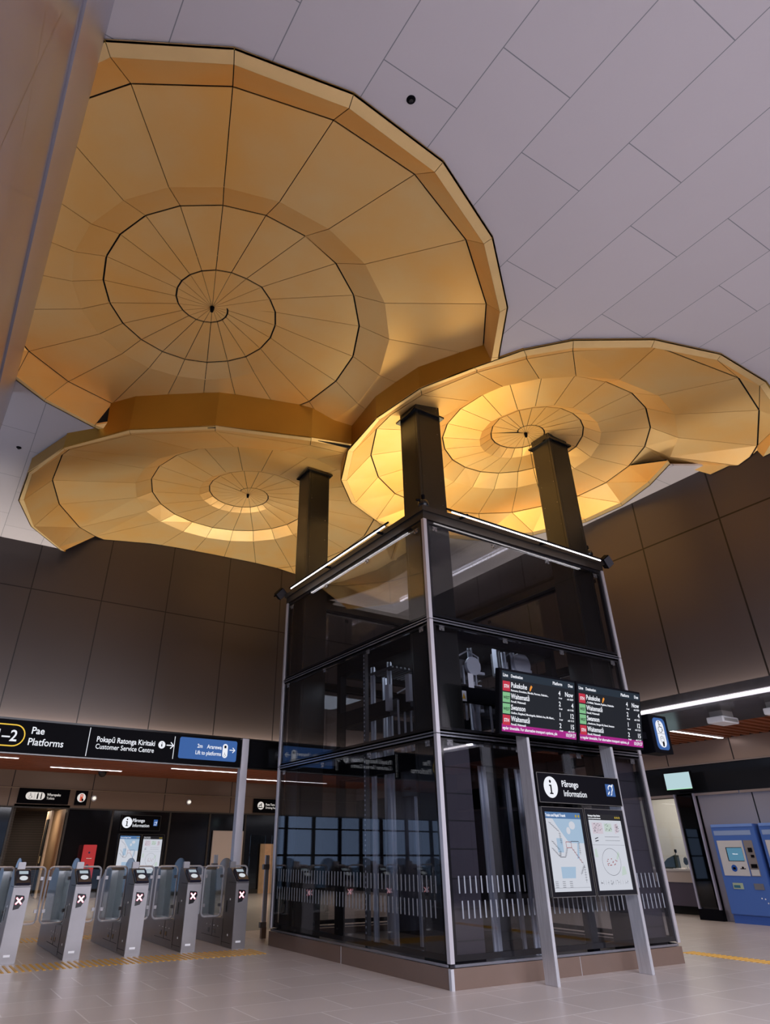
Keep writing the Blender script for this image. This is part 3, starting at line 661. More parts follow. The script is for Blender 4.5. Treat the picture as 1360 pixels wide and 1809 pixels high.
def machine(x, y, z, s, label):
    r = thing('hoist_unit', label, 'lift machinery', (x, y, z)); random.seed(int(x * 100 + z * 10))
    MB().box(-.22 * s, .22 * s, -.12, .12, 0, .30 * s).build('housing', M_mach, r, .015)
    MB().lathe([(0, -.16), (.14 * s, -.16), (.14 * s, -.12), (.11 * s, -.12), (.11 * s, -.06), (.0, -.06)], (.05, -.1, .18), 1).build('pulley', M_rail, r)
    mb = MB()
    for k in range(4): mb.box(-.2 + k * .12, -.18 + k * .12, -.16, -.13, -.5 - .1 * k, .2)
    mb.build('cable', M_rail, r)
    mb = MB(); mb.box(-.30, -.23, -.05, .05, .05, .45); mb.box(.2, .36, -.15, -.1, .1, .14); mb.tube([(-.2, -.14, .3), (0, -.2, .42), (.25, -.15, .36), (.3, -.1, .1)], .012)
    mb.build('bracket', M_rail, r)
machine(1.35, 1.0, 3.55, 1.0, 'grey hoist unit with pulley, nearest the front corner in the shaft head')
machine(1.9, .95, 3.05, 1.0, 'grey hoist unit with cables behind the left departure board')
machine(2.5, 1.1, 3.75, 1.3, 'large grey hoist unit high up behind the right half of the shaft')
machine(.95, 2.0, 3.15, .8, 'small grey hoist unit seen through the left glass of the shaft')
machine(.95, 1.45, 3.2, .8, 'small grey hoist unit closest to the corner through the left glass')
tg = tag(MB().box(.96, 1.06, .40, .405, 3.30, 3.50).build('notice_sheet', M_white), 'small white notice sheet hanging inside the shaft left of the departure boards', 'notice')
tg = tag(MB().box(.80, .90, .40, .405, 3.10, 3.24).build('warning_label', M_white), 'white warning label with a yellow triangle inside the shaft glass', 'label')
MB().prism([(.82, 3.13), (.88, 3.13), (.85, 3.21)], 1, .396, .40).build('triangle', mat('warn_yellow', (.8, .45, .03), .5), tg)
# ------------------------------------------------------------------ lamps on the lift roof
def tube_light(a, b, ins, label):
    a = Vector(a); b = Vector(b); d = (b - a).normalized(); r = thing('tube_light', label, 'tube light', tuple(a), group=None)
    L_ = b - a; off = Vector((0, 0, .022))
    MB().tube([(0, 0, .02), tuple(L_ + off * .9)], .016, 8).build('lamp_body', M_black, r)
    MB().tube([tuple(L_ * .03 - off * .4), tuple(L_ * .985 - off * .4)], .009, 8).build('diffuser', M_led, r)
    for t_ in (.12, .62):
        p = L_ * t_; mb = MB(); mb.tube([tuple(p + Vector((0, 0, .03))), tuple(p + Vector(ins))], .022, 6); mb.build('bracket', M_black, r)
    return r
tube_light((-.20, .62, 5.68), (-.20, 3.98, 5.68), (.24, 0, .03), 'thin glowing tube light on brackets along the left roof edge of the lift shaft')
tube_light((.29, -.20, 5.69), (3.72, -.20, 5.64), (0, .24, .05), 'thin glowing tube light on brackets along the right roof edge of the lift shaft')
def spot(loc, rot, label):
    r = thing('flood_lamp', label, 'flood lamp', loc, rot)
    MB().box(-.08, .08, -.06, .06, -.10, .10).build('lamp_head', M_black, r, .012)
    MB().box(-.07, .07, -.065, -.06, -.09, .09).build('lens', mat('lens_dark', (.05, .05, .06), .05), r)
    MB().tube([(0, .05, 0), (0, .14, -.10)], .018, 8).build('yoke', M_black, r)
spot((-.09, 4.62, 5.80), (.5, .6, .3), 'small black flood lamp on the left roof corner of the lift shaft')
spot((4.07, -.03, 5.76), (.5, -.7, -.5), 'small black flood lamp on the right roof corner of the lift shaft')
for loc, lb in (((.06, .05, 5.79), 'small black dome camera on the front roof corner of the lift shaft'), ((3.98, .25, 5.95), 'black ball camera on the right column above the lift roof')):
    r = thing('dome_camera', lb, 'camera', loc)
    MB().lathe([(0, -.02), (.075, -.02), (.085, .04), (.07, .09), (.04, .12), (0, .13)], (0, 0, 0)).build('housing', M_blackg, r, smooth=True)
    MB().lathe([(0, .13), (.03, .13), (.03, .2), (0, .2)], (0, 0, 0)).build('mount', M_black, r)
    MB().tube([(0, 0, .1), (-.12, .02, .1)], .02).build('bracket', M_black, r)
# ------------------------------------------------------------------ information stand in front of the shaft
def plate_post(x0, x1, label):
    o = MB().box(x0, x1, -.41, -.22, 0, 3.05).build('display_post', M_steel, None, .004)
    return tag(o, label, 'post', None)
plate_post(1.135, 1.18, 'left brushed steel blade post carrying the boards in front of the lift shaft')
plate_post(2.735, 2.785, 'right brushed steel blade post carrying the boards in front of the lift shaft')
M_screen = lit('screen_navy', (.0015, .004, .008), 1.0); M_head = lit('screen_header', (.006, .015, .026), 1.0)
M_red = lit('line_red', (.55, .022, .055), .8); M_grn = lit('line_green', (.22, .52, .26), .8); M_mag = lit('ticker_magenta', (.36, .008, .22), .85)
M_org = lit('icon_orange', (.75, .27, .03), .9); M_dtext = lit('dark_lettering', (.01, .05, .02), .4)
def board(x0, x1, label, rows, tick):
    w = x1 - x0; ang = math.radians(9.5)
    r = thing('departure_board', label, 'departure board', (x0, -.565, 3.335), (ang, 0, 0), 'twin departure boards')
    h = .80
    MB().box(0, w, .004, .09, -h, 0).build('housing', M_black, r, .006)
    s = MB().box(.035, w - .02, 0, .004, -h + .035, -.03).build('screen', M_screen, r)
    MB().box(.035, w - .02, -.001, 0, -.125, -.03).build('header_bar', M_head, s)
    MB().box(.035, w - .02, -.001, 0, -h + .035, -h + .125).build('ticker_bar', M_mag, s)
    T = lambda b, sz, x, z, al='LEFT', bo=.002, xs=.92, m=None: text('lettering', b, sz, (x, -.0025, z), r, m or M_wtext, '-y', al, bo, xs)
    T('Line', .058, .05, -.10); T('Destination', .055, .19, -.10, xs=.82); T('Platform', .058, w - .26, -.10, 'RIGHT'); T('Due', .058, w - .055, -.10, 'RIGHT')
    for k, (ln, dest, sub, pf, due, tm) in enumerate(rows):
        z = -.155 - k * .137
        MB().box(.05, .175, -.002, 0, z - .122, z).build('line_badge', M_red if ln == 'STH' else M_grn, r)
        text('lettering', ln, .058 if ln == 'STH' else .050, (.1125, -.004, z - .082), r, M_wtext if ln == 'STH' else M_dtext, '-y', 'CENTER', .002, .85)
        T(dest, .090, .19, z - .068, bo=.0012, xs=.80); T(sub, .036, .19, z - .116, bo=.0008)
        T(pf, .085, w - .30, z - .075, 'RIGHT', .003); T('3-car' if 0 else '6-car', .034, w - .27, z - .118, 'RIGHT', .001)
        T(due, .085, w - .055, z - .075, 'RIGHT', .003); T('sch ' + tm, .034, w - .055, z - .118, 'RIGHT', .001)
        if k == 0: MB().add(*[[(.52, -.003, z - .075), (.535, -.003, z - .085), (.56, -.003, z - .045), (.575, -.003, z - .02), (.55, -.003, z - .005), (.53, -.003, z - .03)], [(0, 1, 2, 3, 4, 5)]]).build('fern_icon', M_org, r)
    for bx in (.48, w - .75 if w > 1.39 else .5): pass
    MB().box(.2, w - .2, .09, .30, -.40, -.25).build('bracket', M_black, r)
    T(tick, .050, .045, -h + .062, bo=.001, xs=.88); T('10:59:27', .062, w - .035, -h + .058, 'RIGHT', .002, .9)
    return r
rowsL = (('STH', 'Pukekohe', 'Remuera, Greenlane, Ellerslie, Penrose, Otahuhu...', '4', 'Now', '10:59'), ('WEST', 'Waitemat\u0101', 'Parnell, Waitemat\u0101', '2', '4', '11:05'),
         ('WEST', 'Swanson', 'Grafton, Kingsland, Morningside, Baldwin Ave, Mt Albert...', '1', '12', '11:13'), ('STH', 'Waitemat\u0101', 'Parnell, Waitemat\u0101', '2', '15', '11:15'))
rowsR = (('STH', 'Pukekohe', '...Te Mahia, Takaanini, Papakura, Pukekohe', '4', 'Now', '10:59'), ('WEST', 'Waitemat\u0101', 'Parnell, Waitemat\u0101', '2', '4', '11:05'),
         ('WEST', 'Swanson', '...Henderson, Sturges Rd, Ranui, Swanson', '1', '12', '11:13'), ('STH', 'Waitemat\u0101', 'Parnell, Waitemat\u0101', '2', '15', '11:15'))
board(.655, 2.055, 'left half of the twin departure boards with black screen and magenta ticker', rowsL, 'egular timetable. For alternative transport options, ple')
board(2.070, 3.445, 'right half of the twin departure boards with black screen and magenta ticker', rowsR, 'e regular timetable. For alternative transport options, pl')
def disc(mb, cx, cz, r, y, seg=28, rz=None):
    mb.add([(cx + r * math.cos(2 * PI * k / seg), y, cz + (rz or r) * math.sin(2 * PI * k / seg)) for k in range(seg)], [tuple(range(seg))]); return mb
def ear_icon(r, x, z, s, y, m):
    mb = MB()
    def P(*pts): mb.add([(x + a * s, y, z + b * s) for a, b in pts], [tuple(range(len(pts)))])
    P((.15, .08), (.38, .30), (.32, .40), (.08, .18)); P((.62, .82), (.78, .66), (.92, .95), (.88, .98))
    prev = None
    for k in range(9):
        a = math.radians(200 - k * 32); c = (.50 + .22 * math.cos(a), .60 + .20 * math.sin(a)); e = (.50 + .32 * math.cos(a), .60 + .30 * math.sin(a))
        if prev: P(prev[0], prev[1], e, c)
        prev = (c, e)
    P((.62, .45), (.72, .42), (.60, .10), (.45, .04), (.45, .12), (.54, .18))
    mb.build('ear_symbol', m, r)
def info_sign(x0, x1, z0, z1, yf, label, dim=1.0, parent_yb=.06):
    r = thing('information_sign', label, 'information sign', (x0, yf, z0)); w = x1 - x0; h = z1 - z0
    MB().box(0, w, .004, parent_yb, 0, h).build('housing', M_black, r, .004)
    mb = MB(); t = .006
    for b in ((0, w, 0, t), (0, w, h - t, h), (0, t, 0, h), (w - t, w, 0, h)): mb.box(b[0], b[1], 0, .006, b[2], b[3])
    mb.build('edge_trim', mat('edge_trim_grey', (.10, .095, .09), .4), r)
    disc(MB(), .145 * w, .52 * h, .36 * h, -.001, rz=.36 * h).build('information_symbol_disc', M_wtext, r)
    mb = MB(); cx, cz, u = .145 * w, .52 * h, h
    disc(mb, cx - .005, cz + .19 * u, .052 * u, -.003); 
    mb.add([(cx + a * u, -.003, cz + b * u) for a, b in ((-.09, .08), (.035, .08), (.035, -.19), (.09, -.19), (.09, -.235), (-.09, -.235), (-.09, -.19), (-.035, -.19), (-.035, .035), (-.09, .035))], [tuple(range(10))])
    mb.build('information_symbol', M_black, r)
    text('lettering', 'P\u0101rongo', .30 * h, (.275 * w, -.002, .56 * h), r, M_wtext, '-y', 'LEFT', .0022 * h / .34, .86)
    text('lettering', 'Information', .30 * h, (.285 * w, -.002, .24 * h), r, M_wtext, '-y', 'LEFT', .0004, .88)
    MB().box(.82 * w, .92 * w if w < 1.4 else .93 * w, -.002, .004, .33 * h, .70 * h + .02).build('hearing_loop_tile', M_signblue, r)
    ear_icon(r, .825 * w, .34 * h, .098 * w, -.004, M_wtext)
    return r
info_sign(1.185, 2.715, 1.80, 2.14, -.45, 'large black information sign on the steel posts above the two map cases', 1, .10)
M_map = lit('map_paper', (.50, .52, .58), 1.0); M_water = lit('map_water', (.32, .44, .58), .92); M_maph = lit('map_header_blue', (.10, .23, .48), .62)
M_mdark = lit('map_ink', (.06, .06, .09), .5); M_mred = lit('map_red', (.45, .06, .06), .55); M_mgrn = lit('map_green', (.42, .50, .46), 1.0); M_hd = lit('map_header_dark', (.015, .015, .02), .5); M_yel = lit('map_yellow', (.62, .45, .04), .6)
M_pink = lit('map_pink', (.50, .44, .50), 1.0)
def line(mb, p, q, t, y):
    p = Vector((p[0], p[1])); q = Vector((q[0], q[1])); d = (q - p).normalized(); n = Vector((-d.y, d.x)) * t / 2
    mb.add([(a.x, y, a.y) for a in (p + n, q + n, q - n, p - n)], [(0, 1, 2, 3)])
def map_case(x0, x1, z0, z1, yf, kind, label):
    r = thing('map_case', label, 'map display case', (x0, yf, z0)); w = x1 - x0; h = z1 - z0
    mb = MB(); t = .055; 
    mb.box(0, w, .02, .09, 0, h)
    for b in ((0, w, 0, t), (0, w, h - t, h), (0, t, t, h - t), (w - t, w, t, h - t)): mb.box(b[0], b[1], 0, .02, b[2], b[3])
    mb.build('case_frame', M_blackg, r)
    mb = MB(); 
    for b in ((0, w, 0, .006), (0, w, h - .006, h), (0, .006, 0, h), (w - .006, w, 0, h)): mb.box(b[0], b[1], -.004, .0, b[2], b[3])
    mb.build('edge_trim', MATS['edge_trim_grey'], r)
    a, b_ = w - 2 * t + .0, h - 2 * t
    MB().box(t, w - t, .012, .018, t, h - t).build('poster', M_map, r)
    S = lambda u, v: (t + u * a, t + v * b_)
    def area_(name, m, pts, y=.0105): MB().add([(S(*p)[0], y, S(*p)[1]) for p in pts], [tuple(range(len(pts)))]).build(name, m, r)
    Y1, Y2 = .0090, .0075
    if kind == 'network':
        area_('header', M_maph, [(0, .915), (1, .915), (1, 1), (0, 1)])
        area_('water', M_water, [(.20, .915), (1, .915), (1, .60), (.58, .60), (.45, .70), (.30, .82)])
        area_('water', M_water, [(.24, .48), (.40, .48), (.40, .66), (.24, .66)]); area_('water', M_water, [(.26, .16), (.62, .16), (.66, .30), (.26, .30)]); area_('water', M_water, [(.74, .40), (.80, .40), (.84, .60), (.80, .60)])
        mb = MB(); disc(mb, *S(.72, .83), .055, Y1, 14, .045); disc(mb, *S(.60, .76), .035, Y1, 12, .04); mb.split('island', M_map, r)
        mb = MB(); nodes = [(.08, .87), (.34, .74), (.36, .58)], [(.10, .63), (.30, .50), (.28, .42), (.42, .42), (.50, .54)], [(.62, .54), (.90, .32), (.90, .10)], [(.62, .62), (.84, .62), (.84, .45)], [(.90, .32), (.78, .20)], [(.08, .54), (.28, .42)]
        for pl in nodes:
            for p, q in zip(pl[:-1], pl[1:]):
                line(mb, S(*p), S(*q), .0032, Y2)
                for k in range(1, 7):
                    s = (p[0] + (q[0] - p[0]) * k / 7, p[1] + (q[1] - p[1]) * k / 7); line(mb, S(s[0] - .03, s[1] + .004), S(s[0] + .03, s[1] + .004), .003, Y2)
        for k in range(4):
            for q in range(3): line(mb, S(.05 + q * .19, .12 - k * .022), S(.13 + q * .19, .12 - k * .022), .004, Y2)
        line(mb, S(.02, .045), S(.98, .045), .002, Y2); mb.build('route_lines', M_mdark, r)
        mb = MB(); 
        for p, q in (((.48, .54), (.62, .54)), ((.62, .54), (.62, .615)), ((.62, .615), (.48, .615)), ((.48, .615), (.48, .54)), ((.62, .54), (.86, .35))): line(mb, S(*p), S(*q), .006, Y2 - .001)
        mb.build('route_line_red', M_mred, r)
        text('lettering', 'Trains and Rapid Transit', .045, (S(.02, .94)[0], Y1, S(.02, .94)[1]), r, M_wtext, '-y', 'LEFT', .0012, .78)
        mb = MB(); disc(mb, *S(.87, .955), .016, Y1, 12); disc(mb, *S(.95, .955), .016, Y1, 12); mb.split('yellow_dots', M_yel, r)
    else:
        area_('header', M_hd, [(0, .915), (1, .915), (1, 1), (0, 1)])
        area_('plan_tile', M_pink, [(.10, .73), (.40, .73), (.40, .88), (.10, .88)]); area_('plan_tile', M_mgrn, [(.46, .76), (.68, .76), (.68, .87), (.46, .87)]); area_('plan_tile', M_pink, [(.76, .73), (.88, .76), (.88, .88), (.76, .86)])
        area_('park', M_mgrn, [(.05, .42), (.14, .42), (.12, .54), (.06, .52)]); area_('park', M_mgrn, [(.66, .40), (.74, .50), (.78, .46), (.70, .38)]); area_('park', M_mgrn, [(.74, .18), (.90, .20), (.88, .30), (.80, .30)])
        mb = MB(); seg = 40
        for k in range(seg):
            a0, a1 = 2 * PI * k / seg, 2 * PI * (k + 1) / seg
            line(mb, S(.50 + .27 * math.cos(a0), .36 + .175 * math.sin(a0)), S(.50 + .27 * math.cos(a1), .36 + .175 * math.sin(a1)), .0035, Y2)
        random.seed(9)
        for k in range(70):
            u, v = random.choice([(random.uniform(.11, .39), random.uniform(.74, .87)), (random.uniform(.47, .66), random.uniform(.77, .86)), (random.uniform(.77, .87), random.uniform(.76, .86)), (random.uniform(.04, .9), random.uniform(.07, .12))])
            line(mb, S(u, v), S(u + .035, v + random.choice((0, .008))), .0035, Y2)
        for z_ in (.64, .69): line(mb, S(.42, z_), S(.86, z_), .003, Y2)
        for q in range(12): line(mb, S(.10 + q * .07, .07), S(.10 + q * .07, .125), .002, Y2)
        line(mb, S(.02, .58), S(.98, .58), .002, Y2); line(mb, S(.12, .66), S(.22, .68), .01, Y2); line(mb, S(.12, .63), S(.22, .64), .01, Y2)
        mb.build('plan_lines', M_mdark, r)
        mb = MB()
        for k in range(14): 
            u, v = .36 + .28 * random.random(), .31 + .09 * random.random(); line(mb, S(u, v), S(u + .03, v), .008, Y2 - .001)
        mb.build('station_marks', M_mred, r)
        text('lettering', 'Karanga-a-Hape Station', .030, (S(.02, .965)[0], Y1, S(.02, .962)[1]), r, M_wtext, '-y', 'LEFT', .001, .8)
        text('lettering', 'Local area map and bus information', .020, (S(.02, .93)[0], Y1, S(.02, .93)[1]), r, M_wtext, '-y', 'LEFT', .0004, .8)
        mb = MB()
        for q in range(3): disc(mb, *S(.84 + q * .06, .955), .013, Y1, 10)
        mb.split('yellow_dots', M_yel, r)
    return r
map_case(1.185, 1.925, .815, 1.755, -.45, 'network', 'left map case on the steel posts, pale blue train network map')
map_case(1.945, 2.685, .815, 1.755, -.45, 'plan', 'right map case on the steel posts, white station area plan with a circle')
# ------------------------------------------------------------------ projecting lift sign at the right corner of the shaft
r = thing('lift_sign', 'black box sign with blue panel and white wheelchair symbol projecting beside the departure boards', 'lift sign', (4.18, -.14, 2.60))
MB().box(-.05, .40, .004, .26, 0, .56).build('housing', M_black, r, .006)
def rr(name, x0, x1, z0, z1, rad, y, m): P = rrect(x0, x1, z0, z1, rad); MB().add([(a, y, b) for a, b in P], [tuple(range(len(P)))]).build(name, m, r)
rr('blue_panel', .03, .33, .05, .52, .07, 0, M_signblue); rr('white_panel', .085, .275, .085, .485, .09, -.002, M_wtext)
mb = MB()
def ring(mb, cx, cz, r0, r1, a0, a1, y, n=14):
    for k in range(n):
        t0 = math.radians(a0 + (a1 - a0) * k / n); t1 = math.radians(a0 + (a1 - a0) * (k + 1) / n)
        mb.add([(cx + r0 * math.cos(t0), y, cz + r0 * math.sin(t0)), (cx + r1 * math.cos(t0), y, cz + r1 * math.sin(t0)), (cx + r1 * math.cos(t1), y, cz + r1 * math.sin(t1)), (cx + r0 * math.cos(t1), y, cz + r0 * math.sin(t1))], [(0, 1, 2, 3)])
def wheelchair(mb, cx, cz, s, y):
    ring(mb, cx, cz, .30 * s, .37 * s, 110, 380, y); disc(mb, cx - .04 * s, cz + .92 * s, .10 * s, y, 12)
    line(mb, (cx - .05 * s, cz + .80 * s), (cx + .0 * s, cz + .30 * s), .10 * s, y); line(mb, (cx, cz + .32 * s), (cx + .36 * s, cz + .30 * s), .09 * s, y); line(mb, (cx + .36 * s, cz + .32 * s), (cx + .50 * s, cz - .15 * s), .09 * s, y); line(mb, (cx - .04 * s, cz + .60 * s), (cx + .30 * s, cz + .58 * s), .07 * s, y)
wheelchair(mb, .175, .345, .13, -.004); line(mb, (.09, .285), (.27, .285), .004, -.004)
ring(mb, .18, .20, .045, .052, 0, 360, -.004); ring(mb, .18, .20, .02, .026, 0, 180, -.004); mb.add([(.165, -.004, .10), (.20, -.004, .10), (.215, -.004, .15), (.185, -.004, .185), (.165, -.004, .15)], [(0, 1, 2, 3, 4)])
mb.build('symbols', M_black, r)
MB().box(-.22, -.05, .1, .2, .2, .3).build('mounting_arm', M_black, r)
# ------------------------------------------------------------------ long overhead direction sign above the gates
sg = thing('direction_sign', 'long black overhead sign to platforms and customer service centre above the ticket gates', 'direction sign', (-.36, 5.35, 2.61))
MB().box(-6.2, 0, .004, .22, 0, .485).build('housing', M_black, sg, .004)
MB().box(-6.2, 0, -.002, .01, -.018, 0).build('bottom_trim', mat('grey_trim', (.12, .115, .115), .35, .4), sg)
T = lambda b, sz, x, z, bo=.002, xs=.95, al='LEFT', m=None: text('lettering', b, sz, (x + .36, -.003, z - 2.61), sg, m or M_wtext, '-y', al, bo, xs)
T('Pae', .150, -4.015, 2.905, .0045); T('Platforms', .150, -4.035, 2.735, .0015); T('1\u20132', .235, -4.20, 2.775, .006, .95, 'RIGHT')
P = rrect(-5.05, -4.09, 2.695, 3.025, .164); Pi = rrect(-5.032, -4.108, 2.713, 3.007, .146); mb = MB(); n = len(P)
mb.add([(a + .36, -.003, b - 2.61) for a, b in P + Pi], [(i, (i + 1) % n, n + (i + 1) % n, n + i) for i in range(n)]); mb.build('yellow_outline', lit('sign_yellow', (.85, .55, .06), .9), sg)
mb = MB(); mb.box(-3.118 + .36, -3.108 + .36, -.003, 0, .02, .465); mb.box(-1.652 + .36, -1.642 + .36, -.003, 0, .07, .44); mb.split('divider', M_wtext, sg)
T('Pokap\u016b Ratonga Kiritaki', .118, -2.985, 2.865, .0022, .86); T('Customer Service Centre', .110, -2.985, 2.755, .0008, .86)
mb = MB(); disc(mb, -1.87 + .36, .285, .062, -.003); mb.build('information_disc', M_wtext, sg)
mb = MB(); mb.add([(-1.51 + a, -.005, .285 + b) for a, b in ((-.012, .01), (.010, .01), (.010, -.03), (-.010, -.03), (-.010, -.004), (-.012, -.004))], [tuple(range(6))]); disc(mb, -1.51, .285 + .028, .009, -.005, 10); mb.build('information_letter', M_black, sg)
def arrow(mb, x, z, s, y): line(mb, (x - s, z), (x + s * .85, z), .26 * s, y); line(mb, (x + s, z + .09 * s), (x + .1 * s, z - .8 * s), .26 * s, y - .0004); line(mb, (x + s, z - .09 * s), (x + .1 * s, z + .8 * s), .26 * s, y - .0008)
mb = MB(); arrow(mb, -1.72 + .36, .285, .065, -.003); arrow(mb, -.545 + .36, .285, .055, -.006); mb.build('arrow', M_wtext, sg)
P = rrect(-1.555, -.455, 2.70, 3.055, .035); MB().add([(a + .36, -.002, b - 2.61) for a, b in P], [tuple(range(len(P)))]).build('lift_panel', M_signblue, sg)
text('lettering', 'Ararewa', .094, (-.755 + .36, -.005, 2.895 - 2.61), sg, M_wtext, '-y', 'RIGHT', .0022, .85); text('lettering', '2m', .094, (-1.12 + .36, -.005, 2.895 - 2.61), sg, M_wtext, '-y', 'RIGHT', .001, .85)
text('lettering', 'Lift to platforms', .094, (-.755 + .36, -.005, 2.785 - 2.61), sg, M_wtext, '-y', 'RIGHT', .001, .80)
P = rrect(-.735, -.635, 2.755, 2.995, .05); MB().add([(a + .36, -.005, b - 2.61) for a, b in P], [tuple(range(len(P)))]).build('lift_symbol_panel', M_wtext, sg)
mb = MB(); wheelchair(mb, -.69 + .36, .185, .05, -.007); mb.add([(-.705 + .36, -.007, .31), (-.665 + .36, -.007, .31), (-.665 + .36, -.007, .355), (-.705 + .36, -.007, .355)], [(0, 1, 2, 3)]); mb.build('lift_symbol', M_black, sg)
mb = MB(); mb.box(-.345, -.21, 5.36, 5.50, 0, 3.12); post = tag(mb.build('sign_post', M_alu, None, .006), 'pale square steel post at the right end of the overhead direction sign', 'post')
r = thing('blank_screen', 'blank black overhead screen between the pale post and the lift shaft', 'overhead screen', (-.19, 5.36, 2.615))
MB().box(0, .72, 0, .18, 0, .49).build('housing', M_black, r, .004); MB().box(.02, .70, -.004, 0, .03, .46).build('screen', M_blackg, r)
MB().box(-.02, .0, .05, .12, .1, .4).build('bracket', M_alu, r)
# ------------------------------------------------------------------ ticket gates
M_reader = mat('reader_black_blue', (.012, .014, .030), .15)
def xshape(mb, x, z, s, y):
    for a in range(-2, 3):
        for q in ((a, a), (a, -a)): disc(mb, x + q[0] * s, z + q[1] * s * 1.05, s * .75, y - (.0003 if q[1] < 0 else 0), 8)
def make_gate():
    r = thing('ticket_gate', 'x', 'ticket gate', (0, 4.37, 0))
    wd_ = .213
    prof = [(0, 0), (0, .86), (.045, .885), (.30, 1.045), (.42, 1.045), (.46, .36), (1.35, .33), (1.40, 1.0), (1.50, 1.045), (1.78, 1.045), (2.07, .86), (2.07, 0)]
    mb = MB(); mb.prism(prof, 0, 0, wd_); mb.build('cabinet', M_steelb, r, .004)
    mb = MB(); 
    for x in (-.003, wd_):
        mb.box(x, x + .003, .415, .419, .02, .36); mb.box(x, x + .003, .06, .43, .058, .062); mb.box(x, x + .003, .50, 1.32, .10, .104); mb.box(x, x + .003, .012, .30, .846, .850)
        mb.box(x, x + .003, .85, .854, .10, .33)
    mb.box(-.001, wd_ + .001, -.003, 0, .842, .848); mb.build('panel_joint', M_black, r)
    mb = MB()
    for x in (-.005, wd_):
        for y, z in ((.20, .16), (.20, .62)): mb.box(x, x + .005, y - .012, y + .012, z - .012, z + .012)
        for y in (.62, .78, .94, 1.10): mb.box(x, x + .004, y, y + .01, .24, .25)
    mb.build('key_lock', M_white, r)
    mb = MB()
    for x in (-.005, wd_):
        for y in (.72, .98): mb.box(x, x + .005, y, y + .07, .14, .20)
        mb.box(x, x + .004, .30, .34, .45, .60)
    mb.build('sensor_window', M_blackg, r)
    # sloped reader head: plane from (y=.0,z=.86) to (y=.27,z=1.04)
    a = math.atan2(.16, .255); mt = Matrix.Translation((0, .0, .865)) @ Matrix.Rotation(a, 4, 'X')
    hd = MB().box(.012, wd_ - .012, -.02, .27, 0.0, .040, mt).build('reader_head', M_reader, r, .012)
    sc = MB().box(.05, .165, .175, .235, .040, .043, mt).build('reader_display', lit('pale_lcd', (.42, .50, .56), .8), hd)
    mb = MB(); vs = [mt @ Vector((.107 + .052 * math.cos(2 * PI * k / 20), .085 + .042 * math.sin(2 * PI * k / 20), z)) for z in (.040, .047) for k in range(20)]
    mb.add(vs, [tuple(range(20)), tuple(range(20, 40))] + [(k, (k + 1) % 20, 20 + (k + 1) % 20, 20 + k) for k in range(20)]); mb.build('card_target', lit('card_pad', (.72, .76, .80), .75), hd)
    sh = MB().add([(.045, -.004, .755), (.155, -.004, .745), (.170, -.004, .70), (.115, -.004, .60), (.045, -.004, .585), (.045, .001, .755), (.155, .001, .745), (.170, .001, .70), (.115, .001, .60), (.045, .001, .585)],
                  [(0, 1, 2, 3, 4), (9, 8, 7, 6, 5), (0, 5, 6, 1), (1, 6, 7, 2), (2, 7, 8, 3), (3, 8, 9, 4), (4, 9, 5, 0)]).build('indicator_shield', M_blackg, r)
    mb = MB(); xshape(mb, .100, .688, .0150, -.0055); mb.build('red_cross', lit('cross_glow', (1.0, .20, .26), 3.2), sh)
    mb = MB(); xshape(mb, .100, .688, .0145, -.0065); mb.v = [(.1 + (v[0] - .1) * .86, v[1], .688 + (v[2] - .688) * .86) for v in mb.v]; mb.build('cross_core', lit('cross_core', (1, .66, .74), 3.0), sh)
    MB().box(.055, .135, -.004, 0, .075, .10).build('maker_plate', M_white, r)
    # middle upright, glass fin with rounded top
    MB().box(.055, .155, .44, .50, .34, 1.13).build('upright', M_steelb, r, .006)
    P = [(.46, .36)] + [(.46, 1.02)] + [(.75 + .29 * math.cos(math.radians(180 - k * 15)), 1.02 + .16 * math.sin(math.radians(180 - k * 15))) for k in range(1, 12)] + [(1.04, 1.02), (1.38, 1.0), (1.38, .36)]
    MB().prism(P, 0, .10, .112).build('glass_fin', MATS.get('fin_glass') or glass_mat('fin_glass', (.52, .55, .57), .05, 1.5), r)
    for sgn in (-1, 1):
        cx = .107; x0 = cx + sgn * .045; x1 = cx + sgn * .375
        Pq = rrect(min(x0, x1), max(x0, x1), .37, 1.065, .06, 5)
        pd = MB().tube([(q[0], 0, q[1]) for q in Pq], .014, 6, True).build('paddle_frame', M_steel, r); pd.location = (0, .72, 0)
        g = MB().box(min(x0, x1) + .03, max(x0, x1) - .02, -.004, .004, .41, 1.03).build('paddle_glass', M_clear, pd)
        mb = MB()
        for z in (.52, .92):
            for x in (x0 + sgn * .03, x1 - sgn * .03): mb.box(x - .02, x + .02, -.012, .012, z - .022, z + .022)
        mb.split('glass_clamp', M_steelb, pd)
    MB().lathe([(0, 0), (.03, 0), (.03, .02), (.018, .035), (0, .035)], (.107, .72, .335)).build('hinge_foot', M_white, r)
    return r
g0 = make_gate(); gx = [-3.890, -3.090, -2.272, -1.463, -.672]
gl = ['steel ticket gate at the left edge of the photo with red cross', 'steel ticket gate, second from the left, in front of the red pillar', 'steel ticket gate in the middle of the row of five',
      'steel ticket gate, fourth from the left, second from the lift shaft', 'steel ticket gate at the right end of the row, nearest the lift shaft']
for i, x in enumerate(gx):
    g = g0 if i == 0 else copy_tree(g0)
    g.location = (x, 4.37, 0); g['label'] = gl[i]; g['group'] = 'ticket gates in a row'
